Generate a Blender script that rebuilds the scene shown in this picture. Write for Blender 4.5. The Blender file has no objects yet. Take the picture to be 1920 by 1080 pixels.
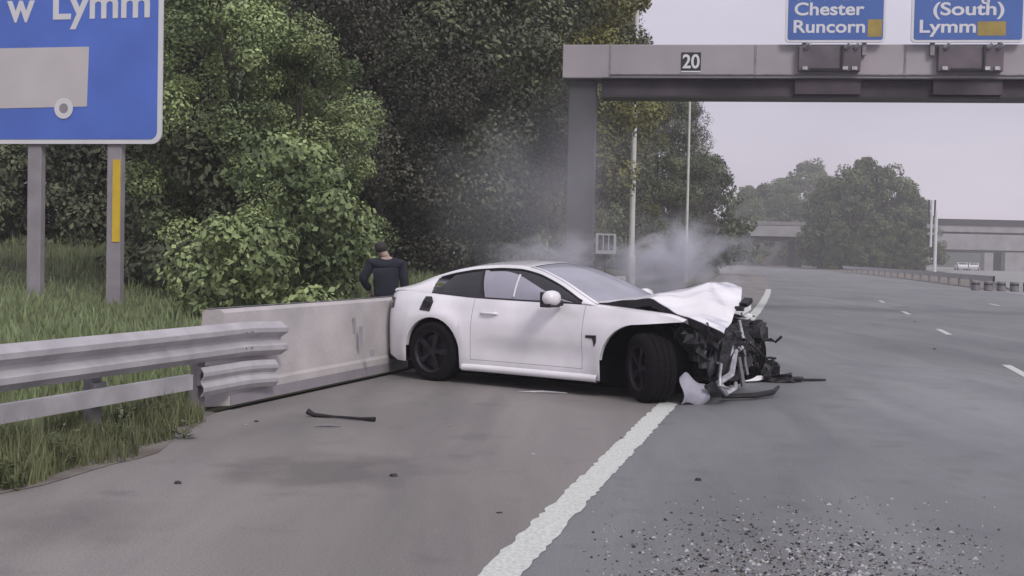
import bpy, math, random
import numpy as np
from mathutils import Vector, Matrix
R = math.radians
scene = bpy.context.scene
COL = scene.collection
rnd = random.Random(7)

# ------------------------------------------------------------ camera
F_PX, CAM_H, ROLL, HOR = 2250.0, 1.43, R(1.2), 475.0
PITCH = math.atan((540 - HOR) * math.cos(ROLL) / F_PX)
FWD = Vector((0, math.cos(PITCH), -math.sin(PITCH)))
UP0 = Vector((0, math.sin(PITCH), math.cos(PITCH)))
RT0 = Vector((1, 0, 0))
RT = RT0 * math.cos(ROLL) + UP0 * math.sin(ROLL)
UP = UP0 * math.cos(ROLL) - RT0 * math.sin(ROLL)
CAM = Vector((0, 0, CAM_H))
cd = bpy.data.cameras.new('camera'); cam = bpy.data.objects.new('camera', cd); COL.objects.link(cam)
cd.sensor_width = 36; cd.lens = 36 * F_PX / 1920; cd.clip_end = 4000; cd.clip_start = 0.1
cam.matrix_world = Matrix(((RT.x, UP.x, -FWD.x, 0), (RT.y, UP.y, -FWD.y, 0), (RT.z, UP.z, -FWD.z, CAM_H), (0, 0, 0, 1)))
scene.camera = cam

# ------------------------------------------------------------ world, sun, exposure
SUN_EL, SUN_AZ = 42.0, 152.0       # degrees; azimuth clockwise from +Y
w = bpy.data.worlds.new('World'); scene.world = w; w.use_nodes = True
nt = w.node_tree; nt.nodes.clear()
def N(t, k, **kw):
    n = t.nodes.new(k)
    for a, b in kw.items(): setattr(n, a, b)
    return n
out = N(nt, 'ShaderNodeOutputWorld'); bg = N(nt, 'ShaderNodeBackground')
sky = N(nt, 'ShaderNodeTexSky', sky_type='NISHITA', sun_disc=False)
sky.sun_elevation = R(SUN_EL); sky.sun_rotation = R(SUN_AZ); sky.dust_density = 3
tc = N(nt, 'ShaderNodeTexCoord'); sep = N(nt, 'ShaderNodeSeparateXYZ')
ramp = N(nt, 'ShaderNodeValToRGB')
ramp.color_ramp.elements[0].position = 0.0; ramp.color_ramp.elements[0].color = (4.75, 4.3, 5.1, 1)
ramp.color_ramp.elements[1].position = 1.0; ramp.color_ramp.elements[1].color = (7.2, 7.0, 7.6, 1)
e = ramp.color_ramp.elements.new(0.30); e.color = (5.1, 4.75, 5.5, 1)
noi = N(nt, 'ShaderNodeTexNoise'); noi.inputs['Scale'].default_value = 3.4; noi.inputs['Detail'].default_value = 5; noi.inputs['Roughness'].default_value = .45
mp = N(nt, 'ShaderNodeMapping'); mp.inputs['Scale'].default_value = (1, 1, 3.0)
mr = N(nt, 'ShaderNodeMapRange'); mr.inputs['From Min'].default_value = .3; mr.inputs['From Max'].default_value = .7
mr.inputs['To Min'].default_value = .84; mr.inputs['To Max'].default_value = 1.14
vm = N(nt, 'ShaderNodeVectorMath', operation='SCALE')
mix = N(nt, 'ShaderNodeMix', data_type='RGBA'); mix.inputs[0].default_value = 0.88
L = nt.links.new
L(tc.outputs['Generated'], sep.inputs[0]); L(sep.outputs['Z'], ramp.inputs[0])
L(tc.outputs['Generated'], mp.inputs[0]); L(mp.outputs[0], noi.inputs['Vector']); L(noi.outputs['Fac'], mr.inputs['Value'])
L(ramp.outputs[0], vm.inputs[0]); L(mr.outputs[0], vm.inputs['Scale'])
L(sky.outputs[0], mix.inputs[6]); L(vm.outputs[0], mix.inputs[7])
L(mix.outputs[2], bg.inputs[0]); bg.inputs[1].default_value = 0.1; L(bg.outputs[0], out.inputs[0])
sd = bpy.data.lights.new('sun', 'SUN'); sd.energy = 1.3; sd.angle = R(16); sd.color = (1, .96, .9)
sun = bpy.data.objects.new('sun', sd); COL.objects.link(sun)
dirv = Vector((math.sin(R(SUN_AZ)) * math.cos(R(SUN_EL)), math.cos(R(SUN_AZ)) * math.cos(R(SUN_EL)), math.sin(R(SUN_EL))))
sun.rotation_euler = dirv.to_track_quat('Z', 'Y').to_euler(); sun.location = (0, 0, 60)
vs = scene.view_settings; vs.view_transform = 'Standard'; vs.look = 'None'; vs.gamma = 1; vs.exposure = 0.44; vs.use_curve_mapping = False
scene.cycles.volume_bounces = 1; scene.cycles.volume_step_rate = 2.0; scene.cycles.max_bounces = 6
scene.cycles.use_denoising = True

# ------------------------------------------------------------ helpers
def pray(px, py): return FWD + RT * ((px - 960) / F_PX) - UP * ((py - 540) / F_PX)
def at(px, py, Y):
    r = pray(px, py); return CAM + r * (Y / r.y)
def gnd(px, py, g=0.0):
    r = pray(px, py); return CAM + r * ((g - CAM_H) / r.z)

def tag(o, label=None, cat=None, group=None, kind=None):
    if label: o['label'] = label
    if cat: o['category'] = cat
    if group: o['group'] = group
    if kind: o['kind'] = kind
    return o
def empty(name, loc=(0, 0, 0), rz=0.0, **kw):
    o = bpy.data.objects.new(name, None); COL.objects.link(o); o.location = loc; o.rotation_euler = (0, 0, rz)
    o.empty_display_size = .2
    return tag(o, **kw)
class MB:
    def __init__(s): s.v = []; s.f = []; s.m = []
    def add(s, vs, fs, mi=0):
        b = len(s.v); s.v += [tuple(v) for v in vs]; s.f += [tuple(b + i for i in f) for f in fs]; s.m += [mi] * len(fs); return s
    def box(s, c, size, rot=None, mi=0, jit=0):
        hx, hy, hz = size[0] / 2, size[1] / 2, size[2] / 2
        P = [Vector((x, y, z)) for x in (-hx, hx) for y in (-hy, hy) for z in (-hz, hz)]
        if jit: P = [p + Vector((rnd.uniform(-jit, jit), rnd.uniform(-jit, jit), rnd.uniform(-jit, jit))) for p in P]
        if rot is not None: P = [rot @ p for p in P]
        c = Vector(c)
        return s.add([p + c for p in P], [(0, 1, 3, 2), (4, 6, 7, 5), (0, 4, 5, 1), (2, 3, 7, 6), (0, 2, 6, 4), (1, 5, 7, 3)], mi)
    def tube(s, pts, r, n=8, mi=0, cap=True):
        pts = [Vector(p) for p in pts]; rs = r if isinstance(r, (list, tuple)) else [r] * len(pts)
        rings = []; prev = None
        for i, p in enumerate(pts):
            d = (pts[min(i + 1, len(pts) - 1)] - pts[max(i - 1, 0)]).normalized()
            if prev is None:
                a = d.orthogonal().normalized()
            else:
                a = prev - d * prev.dot(d); a = a.normalized() if a.length > 1e-5 else d.orthogonal().normalized()
            prev = a; b = d.cross(a)
            rings.append([p + (a * math.cos(2 * math.pi * k / n) + b * math.sin(2 * math.pi * k / n)) * rs[i] for k in range(n)])
        vs_ = [v for g in rings for v in g]; fs = []
        for i in range(len(pts) - 1):
            for k in range(n):
                fs.append((i * n + k, i * n + (k + 1) % n, (i + 1) * n + (k + 1) % n, (i + 1) * n + k))
        if cap: fs += [tuple(range(n))[::-1], tuple((len(pts) - 1) * n + k for k in range(n))]
        return s.add(vs_, fs, mi)
    def grid(s, fn, us, vs_, mi=0, mfn=None):
        nu, nv = len(us), len(vs_); b = len(s.v)
        s.v += [tuple(fn(u, v)) for u in us for v in vs_]
        for i in range(nu - 1):
            for j in range(nv - 1):
                s.f.append((b + i * nv + j, b + (i + 1) * nv + j, b + (i + 1) * nv + j + 1, b + i * nv + j + 1))
                s.m.append(mfn(i, j) if mfn else mi)
        return s
    def lathe(s, prof, n=32, axis='Y', c=(0, 0, 0), mi=0):
        vs_ = []; fs = []
        for (r, h) in prof:
            for k in range(n):
                a = 2 * math.pi * k / n; x, z = r * math.cos(a), r * math.sin(a)
                p = (x, h, z) if axis == 'Y' else (x, z, h)
                vs_.append((p[0] + c[0], p[1] + c[1], p[2] + c[2]))
        for i in range(len(prof) - 1):
            for k in range(n):
                fs.append((i * n + k, i * n + (k + 1) % n, (i + 1) * n + (k + 1) % n, (i + 1) * n + k))
        return s.add(vs_, fs, mi)
    def build(s, name, mats, parent=None, smooth=False, solid=0, bevel=0, sub=0, **kw):
        me = bpy.data.meshes.new(name); me.from_pydata(s.v, [], s.f)
        mats = mats if isinstance(mats, (list, tuple)) else [mats]
        for m in mats: me.materials.append(m)
        if len(mats) > 1: me.polygons.foreach_set('material_index', s.m)
        if smooth: me.polygons.foreach_set('use_smooth', [True] * len(me.polygons))
        me.update()
        o = bpy.data.objects.new(name, me); COL.objects.link(o)
        if parent is not None: o.parent = parent
        if bevel:
            b = o.modifiers.new('b', 'BEVEL'); b.width = bevel; b.segments = 2; b.limit_method = 'ANGLE'
        if sub:
            b = o.modifiers.new('s', 'SUBSURF'); b.levels = sub; b.render_levels = sub
        if solid:
            b = o.modifiers.new('t', 'SOLIDIFY'); b.thickness = solid; b.offset = 0
        return tag(o, **kw)

def mat(name, col, rough=.6, metal=0, var=0, scale=5, detail=4, bump=0, bscale=40, spec=.5, col2=None, coords='Object', coat=0, stretch=None, emis=None):
    m = bpy.data.materials.new(name); m.use_nodes = True; t = m.node_tree; p = t.nodes['Principled BSDF']
    p.inputs['Base Color'].default_value = (*col, 1); p.inputs['Roughness'].default_value = rough; p.inputs['Metallic'].default_value = metal
    p.inputs['Specular IOR Level'].default_value = spec; p.inputs['Coat Weight'].default_value = coat
    c = t.nodes.new('ShaderNodeTexCoord'); src = c.outputs[coords]
    if stretch:
        q = t.nodes.new('ShaderNodeMapping'); q.inputs['Scale'].default_value = stretch; t.links.new(src, q.inputs[0]); src = q.outputs[0]
    if var or col2:
        n = t.nodes.new('ShaderNodeTexNoise'); n.inputs['Scale'].default_value = scale; n.inputs['Detail'].default_value = detail
        t.links.new(src, n.inputs['Vector'])
        r = t.nodes.new('ShaderNodeValToRGB'); r.color_ramp.elements[0].position = .33; r.color_ramp.elements[1].position = .68
        c2 = col2 or tuple(min(1, x * (1 + var)) for x in col); c1 = col if col2 else tuple(x * (1 - var) for x in col)
        r.color_ramp.elements[0].color = (*c1, 1); r.color_ramp.elements[1].color = (*c2, 1)
        t.links.new(n.outputs['Fac'], r.inputs[0]); t.links.new(r.outputs[0], p.inputs['Base Color'])
    if bump:
        n2 = t.nodes.new('ShaderNodeTexNoise'); n2.inputs['Scale'].default_value = bscale; n2.inputs['Detail'].default_value = 4
        t.links.new(src, n2.inputs['Vector']); b = t.nodes.new('ShaderNodeBump'); b.inputs['Strength'].default_value = bump; b.inputs['Distance'].default_value = .02
        t.links.new(n2.outputs['Fac'], b.inputs['Height']); t.links.new(b.outputs[0], p.inputs['Normal'])
    return m

def asphalt(name, c1, c2, grit=0.2):
    m = bpy.data.materials.new(name); m.use_nodes = True; t = m.node_tree; p = t.nodes['Principled BSDF']
    c = t.nodes.new('ShaderNodeTexCoord'); Lk = t.links.new
    big = t.nodes.new('ShaderNodeTexNoise'); big.inputs['Scale'].default_value = .45; big.inputs['Detail'].default_value = 5; big.inputs['Distortion'].default_value = .6
    mpp = t.nodes.new('ShaderNodeMapping'); mpp.inputs['Rotation'].default_value = (0, 0, R(14)); mpp.inputs['Scale'].default_value = (1, .35, 1)
    Lk(c.outputs['Object'], mpp.inputs[0]); Lk(mpp.outputs[0], big.inputs['Vector'])
    rr = t.nodes.new('ShaderNodeValToRGB'); rr.color_ramp.elements[0].position = .34; rr.color_ramp.elements[1].position = .66
    rr.color_ramp.elements[0].color = (*c1, 1); rr.color_ramp.elements[1].color = (*c2, 1); Lk(big.outputs['Fac'], rr.inputs[0])
    fine = t.nodes.new('ShaderNodeTexNoise'); fine.inputs['Scale'].default_value = 80; fine.inputs['Detail'].default_value = 3; Lk(c.outputs['Object'], fine.inputs['Vector'])
    mm = t.nodes.new('ShaderNodeMapRange'); mm.inputs['From Min'].default_value = .3; mm.inputs['From Max'].default_value = .7
    mm.inputs['To Min'].default_value = 1 - grit; mm.inputs['To Max'].default_value = 1 + grit; Lk(fine.outputs['Fac'], mm.inputs['Value'])
    sc = t.nodes.new('ShaderNodeVectorMath'); sc.operation = 'SCALE'; Lk(rr.outputs[0], sc.inputs[0]); Lk(mm.outputs[0], sc.inputs['Scale'])
    st = t.nodes.new('ShaderNodeTexNoise'); st.inputs['Scale'].default_value = .9; st.inputs['Detail'].default_value = 7; st.inputs['Roughness'].default_value = .62; st.inputs['Distortion'].default_value = .8
    mp3 = t.nodes.new('ShaderNodeMapping'); mp3.inputs['Rotation'].default_value = (0, 0, R(14)); mp3.inputs['Scale'].default_value = (1.3, .22, 1); Lk(c.outputs['Object'], mp3.inputs[0]); Lk(mp3.outputs[0], st.inputs['Vector'])
    sm = t.nodes.new('ShaderNodeValToRGB'); sm.color_ramp.elements[0].position = .30; sm.color_ramp.elements[1].position = .64
    sm.color_ramp.elements[0].color = (.80, .80, .81, 1); sm.color_ramp.elements[1].color = (1.12, 1.12, 1.10, 1); Lk(st.outputs['Fac'], sm.inputs[0])
    sp3 = t.nodes.new('ShaderNodeTexNoise'); sp3.inputs['Scale'].default_value = 2.1; sp3.inputs['Detail'].default_value = 3; Lk(c.outputs['Object'], sp3.inputs['Vector'])
    sr = t.nodes.new('ShaderNodeValToRGB'); sr.color_ramp.elements[0].position = .26; sr.color_ramp.elements[1].position = .40
    sr.color_ramp.elements[0].color = (.80, .80, .81, 1); sr.color_ramp.elements[1].color = (1, 1, 1, 1); Lk(sp3.outputs['Fac'], sr.inputs[0])
    m1 = t.nodes.new('ShaderNodeVectorMath'); m1.operation = 'MULTIPLY'; m2 = t.nodes.new('ShaderNodeVectorMath'); m2.operation = 'MULTIPLY'
    Lk(sc.outputs[0], m1.inputs[0]); Lk(sm.outputs[0], m1.inputs[1]); Lk(m1.outputs[0], m2.inputs[0]); Lk(sr.outputs[0], m2.inputs[1])
    Lk(m2.outputs[0], p.inputs['Base Color']); p.inputs['Roughness'].default_value = .68; p.inputs['Specular IOR Level'].default_value = .5
    b = t.nodes.new('ShaderNodeBump'); b.inputs['Strength'].default_value = .35; b.inputs['Distance'].default_value = .01
    Lk(fine.outputs['Fac'], b.inputs['Height']); Lk(b.outputs[0], p.inputs['Normal'])
    return m

def leafmat(name, dark, light, rough=.6):
    m = bpy.data.materials.new(name); m.use_nodes = True; t = m.node_tree; p = t.nodes['Principled BSDF']; Lk = t.links.new
    a = t.nodes.new('ShaderNodeAttribute'); a.attribute_name = 'tint'; a.attribute_type = 'GEOMETRY'
    oi = t.nodes.new('ShaderNodeObjectInfo')
    r = t.nodes.new('ShaderNodeValToRGB'); r.color_ramp.elements[0].color = (*dark, 1); r.color_ramp.elements[1].color = (*light, 1)
    Lk(a.outputs['Fac'], r.inputs[0])
    h = t.nodes.new('ShaderNodeHueSaturation'); mr_ = t.nodes.new('ShaderNodeMapRange'); mr_.inputs['To Min'].default_value = .8; mr_.inputs['To Max'].default_value = 1.2
    Lk(oi.outputs['Random'], mr_.inputs['Value']); Lk(mr_.outputs[0], h.inputs['Value']); Lk(r.outputs[0], h.inputs['Color']); Lk(h.outputs[0], p.inputs['Base Color'])
    p.inputs['Roughness'].default_value = rough; p.inputs['Specular IOR Level'].default_value = .3
    return m

M = {}
M['lane'] = asphalt('lane_asphalt', (.14, .143, .155), (.188, .19, .203))
M['shoulder'] = asphalt('shoulder_asphalt', (.155, .145, .142), (.23, .21, .21))
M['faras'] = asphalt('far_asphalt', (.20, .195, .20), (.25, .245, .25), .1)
def stain(m, cx, cy, rx, ry, rot, k):
    t = m.node_tree; p = t.nodes['Principled BSDF']; src = p.inputs['Base Color'].links[0].from_socket; Lk = t.links.new
    c = t.nodes.new('ShaderNodeTexCoord'); q = t.nodes.new('ShaderNodeMapping'); q.vector_type = 'TEXTURE'; q.inputs['Location'].default_value = (cx, cy, 0); q.inputs['Rotation'].default_value = (0, 0, rot); q.inputs['Scale'].default_value = (rx, ry, 1)
    n = t.nodes.new('ShaderNodeTexNoise'); n.inputs['Scale'].default_value = 2.5; n.inputs['Detail'].default_value = 6; Lk(c.outputs['Object'], n.inputs['Vector'])
    Lk(c.outputs['Object'], q.inputs[0]); l = t.nodes.new('ShaderNodeVectorMath'); l.operation = 'LENGTH'; Lk(q.outputs[0], l.inputs[0])
    a = t.nodes.new('ShaderNodeMath'); a.operation = 'MULTIPLY_ADD'; Lk(n.outputs['Fac'], a.inputs[0]); a.inputs[1].default_value = 1.4; Lk(l.outputs['Value'], a.inputs[2])
    r = t.nodes.new('ShaderNodeMapRange'); r.inputs['From Min'].default_value = 1.1; r.inputs['From Max'].default_value = 1.75; r.inputs['To Min'].default_value = k; r.inputs['To Max'].default_value = 1; Lk(a.outputs[0], r.inputs['Value'])
    v = t.nodes.new('ShaderNodeVectorMath'); v.operation = 'SCALE'; Lk(src, v.inputs[0]); Lk(r.outputs[0], v.inputs['Scale']); Lk(v.outputs[0], p.inputs['Base Color'])
stain(M['shoulder'], -1.2, 7.75, .75, .7, .2, .62)      # old oil stain in the middle of the hard shoulder
stain(M['shoulder'], -2.2, 6.1, .5, .6, 0, .8)
stain(M['lane'], 4.6, 12.0, 1.4, 5.0, -.25, 1.18)        # paler worn patch in the lane
stain(M['lane'], 1.4, 7.2, .5, 2.6, -.25, .86)
M['paint'] = mat('road_paint', (.42, .43, .42), .7, var=.0, col2=(.62, .64, .61), scale=45, detail=5)
M['soil'] = mat('verge_soil', (.06, .065, .035), .95, col2=(.11, .12, .06), scale=.8, bump=.5, bscale=12)
M['dirt'] = mat('roadside_dirt', (.11, .095, .08), .95, col2=(.2, .18, .17), scale=3, bump=.5, bscale=30)
M['grass'] = leafmat('grass_blade', (.065, .07, .04), (.17, .185, .09), .7)
M['grassv'] = leafmat('verge_grass_blade', (.13, .165, .08), (.22, .27, .14), .7)
M['concrete'] = mat('barrier_concrete', (.36, .34, .345), .85, col2=(.51, .475, .485), scale=1.6, detail=8, bump=.25, bscale=25)
M['galv'] = mat('galvanised_steel', (.36, .35, .375), .5, metal=.3, col2=(.52, .50, .53), scale=3.5, detail=8, stretch=(1, 1, 1), bump=.05)
M['galvd'] = mat('weathered_steel', (.22, .21, .23), .6, metal=.3, var=.25, scale=4)
M['postg'] = mat('post_grey', (.27, .25, .28), .6, metal=.1, var=.12, scale=3)
M['pole'] = mat('lamp_pole_grey', (.58, .58, .56), .5, metal=.2, var=.1, scale=2)
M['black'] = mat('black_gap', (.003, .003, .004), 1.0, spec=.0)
M['sblue'] = mat('sign_blue', (.075, .15, .54), .45, var=.13, scale=.9, detail=7)
M['gblue'] = mat('gantry_sign_blue', (.05, .12, .38), .5, var=.1, scale=.8)
M['swhite'] = mat('sign_white', (.62, .62, .66), .5, var=.04, scale=3)
M['spict'] = mat('sign_pictogram_white', (.50, .47, .49), .55, var=.05, scale=1.5)
M['syel'] = mat('sign_yellow', (.62, .42, .03), .5, var=.08, scale=4)
M['gsyel'] = mat('sign_patch_yellow', (.30, .22, .05), .5, var=.15, scale=4)
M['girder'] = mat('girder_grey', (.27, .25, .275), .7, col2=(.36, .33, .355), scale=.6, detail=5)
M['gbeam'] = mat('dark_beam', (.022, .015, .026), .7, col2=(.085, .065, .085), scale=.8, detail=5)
M['gbox'] = mat('bracket_box_brown', (.11, .09, .11), .7, var=.2, scale=2)
M['bark'] = mat('bark', (.07, .06, .055), .95, var=.35, scale=6, bump=.6, bscale=20, stretch=(1, 1, .25))
M['plate'] = mat('number_plate_black', (.012, .012, .014), .5)
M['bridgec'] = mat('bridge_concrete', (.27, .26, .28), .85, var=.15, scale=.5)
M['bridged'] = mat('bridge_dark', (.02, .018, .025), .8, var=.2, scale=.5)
# car
M['car'] = mat('white_car_paint', (.66, .645, .69), .28, col2=(.84, .82, .87), scale=1.7, detail=9, coat=.8)
M['carin'] = mat('raw_panel_underside', (.03, .03, .034), .6)
M['cglass'] = mat('dark_tinted_glass', (.02, .02, .025), .12, spec=.6, var=.3, scale=3)
M['shatter'] = mat('shattered_windscreen', (.27, .27, .335), .3, var=.12, scale=2.4, bump=.25, bscale=60, coat=.6)
M['fog'] = mat('airbag_cloth', (.31, .30, .37), .35, var=.08, scale=2.5, coat=.5)
M['trim'] = mat('black_trim', (.012, .011, .014), .45)
M['blackplastic'] = mat('black_plastic', (.009, .008, .011), .6, var=.5, scale=6, bump=.6, bscale=18)
M['tyre'] = mat('tyre_rubber', (.007, .006, .008), .9, bump=.4, bscale=60, spec=.15)
M['rim'] = mat('dark_alloy', (.02, .016, .024), .5, metal=.3, var=.2, scale=8)
M['engine'] = mat('engine_grime', (.006, .006, .008), .6, col2=(.045, .045, .055), scale=9, detail=6, bump=1, bscale=22)
M['alu'] = mat('torn_aluminium', (.42, .42, .46), .45, metal=.4, var=.3, scale=10, bump=.5, bscale=30)
M['liner'] = mat('grey_undertray', (.36, .35, .42), .6, var=.2, scale=4, bump=.4, bscale=14)
M['tail'] = mat('tail_lamp', (.03, .006, .01), .2, coat=.5)
# people
M['navy'] = mat('navy_cloth', (.009, .011, .023), .9, var=.2, scale=8, bump=.3, bscale=20)
M['blackcloth'] = mat('black_cloth', (.008, .010, .009), .9, var=.3, scale=8, bump=.3, bscale=20)
M['skin'] = mat('skin', (.30, .22, .19), .6, var=.08, scale=6)
M['hair'] = mat('dark_hair', (.025, .022, .022), .8, var=.3, scale=30)
M['greyhair'] = mat('grey_brown_hair', (.07, .065, .065), .8, var=.3, scale=30)

# ------------------------------------------------------------ road frame: s along the edge line, t to its right
A0 = math.atan(.248); RAD = 1266.0; S0 = 20.0
def road(s, t=0.0, z=0.0):
    u = max(0, s - S0); a = A0 - u / RAD
    if u > 0:
        # integrate the arc
        x = RAD * (math.cos(a) - math.cos(A0)); y = RAD * (math.sin(A0) - math.sin(a))
        b = (-1.34 + S0 * math.sin(A0) + x, S0 * math.cos(A0) + y)
    else: b = (-1.34 + s * math.sin(A0), s * math.cos(A0))
    return Vector((b[0] + t * math.cos(a), b[1] - t * math.sin(a), z))
def rhead(s): return A0 - max(0, s - S0) / RAD
def bt(s): return -3.377 if s > 13.58 else -3.377 - .0706 * (13.58 - s)
def strip(name, m, s0, s1, t0, t1, z, ds=2.0, jit=0, nt_=2, **kw):
    n = max(2, int((s1 - s0) / ds) + 1); ss = [s0 + (s1 - s0) * i / (n - 1) for i in range(n)]
    f0 = t0 if callable(t0) else (lambda s: t0); f1 = t1 if callable(t1) else (lambda s: t1)
    jr = random.Random(3); mb = MB(); J = {}
    def fn(s, v):
        t = f0(s) * (1 - v) + f1(s) * v
        if jit: t += jr.uniform(-jit, jit)
        return road(s, t, z)
    mb.grid(fn, ss, [i / (nt_ - 1) for i in range(nt_)])
    return mb.build(name, m, **kw)

# ground sheet reaching the horizon
MB().add([(-900, -60, -.06), (900, -60, -.06), (900, 1500, -.06), (-900, 1500, -.06)], [(0, 1, 2, 3)]).build('ground', M['soil'], kind='structure')
strip('hard_shoulder', M['shoulder'], -8, 330, bt, 0.0, 0.0, kind='structure')
def carr_r(s):
    return 26.0 if s < 68 else (26.0 - min(1, (s - 68) / 1.0) * 14.4 if s < 70 else 11.6)
strip('carriageway', M['lane'], -8, 330, 0.0, 11.6, 0.0, kind='structure')
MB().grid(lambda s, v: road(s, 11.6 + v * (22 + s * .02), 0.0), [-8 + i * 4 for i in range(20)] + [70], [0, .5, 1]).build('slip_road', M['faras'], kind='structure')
# diverging right-hand road beyond the nose
def rroad(s, v):
    k = (s - 70) / 260
    return road(s, 13.0 + k * 42 + v * (16 + k * 10), 0.0)
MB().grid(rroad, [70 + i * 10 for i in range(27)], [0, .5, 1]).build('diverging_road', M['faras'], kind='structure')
# markings, 4 mm up
strip('edge_line', M['paint'], -4, 58, lambda s: -.095 - .03 * min(1, max(0, s - 22) / 10), lambda s: .09 + .03 * min(1, max(0, s - 22) / 10), .004, ds=.07, jit=.014, kind='structure')
lm = MB()
for lane in (4.02, 7.75):
    for k in range(-1, 20):
        a = 7.4 + 9 * k
        if (lane > 5 and a < 40) or a > 48: continue
        b = len(lm.v)
        lm.grid(lambda s, v: road(s, lane - .06 + .12 * v, .004), [a, a + .7, a + 1.4, a + 2.0], [0, 1])
lm.build('lane_marking', M['paint'], kind='structure')

# verge behind the barrier, rising to the wood
def verge_h(s, t):
    d = max(0.0, -(t - bt(s)) - .45)
    k = max(0.0, min(1.0, (s - 18.5) / 7)); k = k * k * (3 - 2 * k)
    return .02 + (.06 + .10 * k) * min(d, 8) + .055 * max(0, min(d - 8, 8)) + .02 * math.sin(s * .7 + t) * min(1, d)
MB().grid(lambda s, v: (lambda t: road(s, t, verge_h(s, t)))(bt(s) - .42 - 60 * v ** 2), [-8 + i * 2 for i in range(120)], [i / 16 for i in range(17)]).build('verge', M['soil'], smooth=True, kind='structure')
# strip of dirt under the guardrail and between rail and tarmac
def dirt_r(s): return bt(s) + (0.78 if s < 7.6 else .78 * max(0.0, 1 - (s - 7.6) / 2.1)) + .03 * math.sin(s * 5) + .02 * math.sin(s * 13)
strip('roadside_dirt', M['dirt'], -8, 9.75, lambda s: bt(s) - .42, dirt_r, .004, ds=.25, kind='structure')
strip('nose_island', M['dirt'], 69, 330, 11.6, lambda s: 12.2 + (s - 69) / 260 * 41, .02, ds=4, kind='structure')

# ------------------------------------------------------------ grass
def blades(name, pts, hmin, hmax, wid, m, seed, parent=None, lean=.35, **kw):
    r = np.random.default_rng(seed); n = len(pts); P = np.array(pts)
    h = r.uniform(hmin, hmax, n) * (.45 + .9 * np.clip(.5 + .5 * np.sin(P[:, 0] * 4.3 + 1.3 * np.sin(P[:, 1] * 2.9)) * np.sin(P[:, 1] * 5.1 + P[:, 0]), 0, 1)); a = r.uniform(0, 2 * np.pi, n); ld = r.uniform(0, 2 * np.pi, n); ln = r.uniform(0, lean, n) * h * 1.5
    dx = np.stack([np.cos(a), np.sin(a), 0 * a], 1) * (wid * r.uniform(.6, 1.3, n))[:, None] / 2
    l = np.stack([np.cos(ld) * ln, np.sin(ld) * ln, 0 * ln], 1)
    up = np.stack([0 * h, 0 * h, h], 1)
    V = np.stack([P - dx, P + dx, P + dx * .7 + up * .55 + l * .35, P - dx * .7 + up * .55 + l * .35, P + l + up], 1).reshape(-1, 3)
    F = []
    for i in range(n):
        b = 5 * i; F += [(b, b + 1, b + 2, b + 3), (b + 3, b + 2, b + 4)]
    me = bpy.data.meshes.new(name); me.from_pydata(V.tolist(), [], F); me.materials.append(m)
    at_ = me.attributes.new('tint', 'FLOAT', 'POINT')
    base = .5 + .5 * np.sin(P[:, 0] * 3.1) * np.sin(P[:, 1] * 2.3 + 1)
    t = np.clip(.25 + .5 * r.random(n) + .3 * (base - .5), 0, 1); at_.data.foreach_set('value', np.repeat(t, 5))
    o = bpy.data.objects.new(name, me); COL.objects.link(o); o.parent = parent
    return tag(o, **kw)
g = random.Random(11); pts = []
while len(pts) < 20000:
    s = g.uniform(1.5, 9.4); t = bt(s) + g.uniform(-.32, (.70 if s < 7.6 else .70 * max(0, 1 - (s - 7.6) / 2.0)) + .06 * math.sin(s * 7))
    if math.sin(s * 2.3 + t * 4) * .5 + g.random() * 1.1 < .12: continue
    pts.append(road(s, t, .0))
blades('grass', pts, .03, .24, .012, M['grass'], 1, label='tufts of grass growing in front of the guardrail at lower left', cat='grass', kind='stuff')
pts = []
while len(pts) < 75000:
    s = g.uniform(5, 45); t = bt(s) - .5 - abs(g.gauss(0, 6.5)); pts.append(road(s, t, verge_h(s, t) - .02))
blades('grass', pts, .08, .26, .03, M['grassv'], 2, label='pale green grass bank behind the concrete barrier and guardrail', cat='grass', kind='stuff')

def weed(px, py, h, lab, seed, col='grass'):
    g_ = random.Random(seed); p = gnd(px, py); t = empty('weed', p, 0, label=lab, cat='weed'); mb = MB()
    for i in range(5):
        a = g_.uniform(0, 6.28); hh = h * g_.uniform(.6, 1.1); mb.tube([(0, 0, 0), (.03 * math.cos(a), .03 * math.sin(a), hh * .5), (.09 * math.cos(a), .09 * math.sin(a), hh)], [.004, .003, .001], 4)
    mb.build('stem', M['grassv'], t); mb = MB()
    for i in range(60):
        a = g_.uniform(0, 6.28); z = h * g_.uniform(.1, 1.0); r = .02 + .08 * z / h * g_.random(); c = Vector((r * math.cos(a), r * math.sin(a), z)); b = a + g_.uniform(-.6, .6); L_ = g_.uniform(.03, .07)
        d = Vector((math.cos(b), math.sin(b), g_.uniform(-.3, .5))) * L_; n_ = Vector((-math.sin(b), math.cos(b), 0)) * L_ * .25
        mb.add([c, c + d * .5 + n_, c + d, c + d * .5 - n_], [(0, 1, 2, 3)])
    mb.build('foliage', M['weedleaf'], t)
M['weedleaf'] = mat('weed_leaf', (.05, .065, .03), .7, col2=(.14, .16, .07), scale=12)
weed(225, 842, .32, 'tall leafy weed standing in the grass against the middle of the lower rail', 1)
weed(300, 800, .24, 'dark weed near the end of the lower rail', 2)
weed(120, 880, .28, 'bushy weed in the grass at the left, below the rail', 3)
weed(345, 822, .12, 'low brownish weed at the right tip of the grass patch', 4)
weed(22, 918, .18, 'weed at the lower left picture edge by the tarmac', 5)
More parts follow.
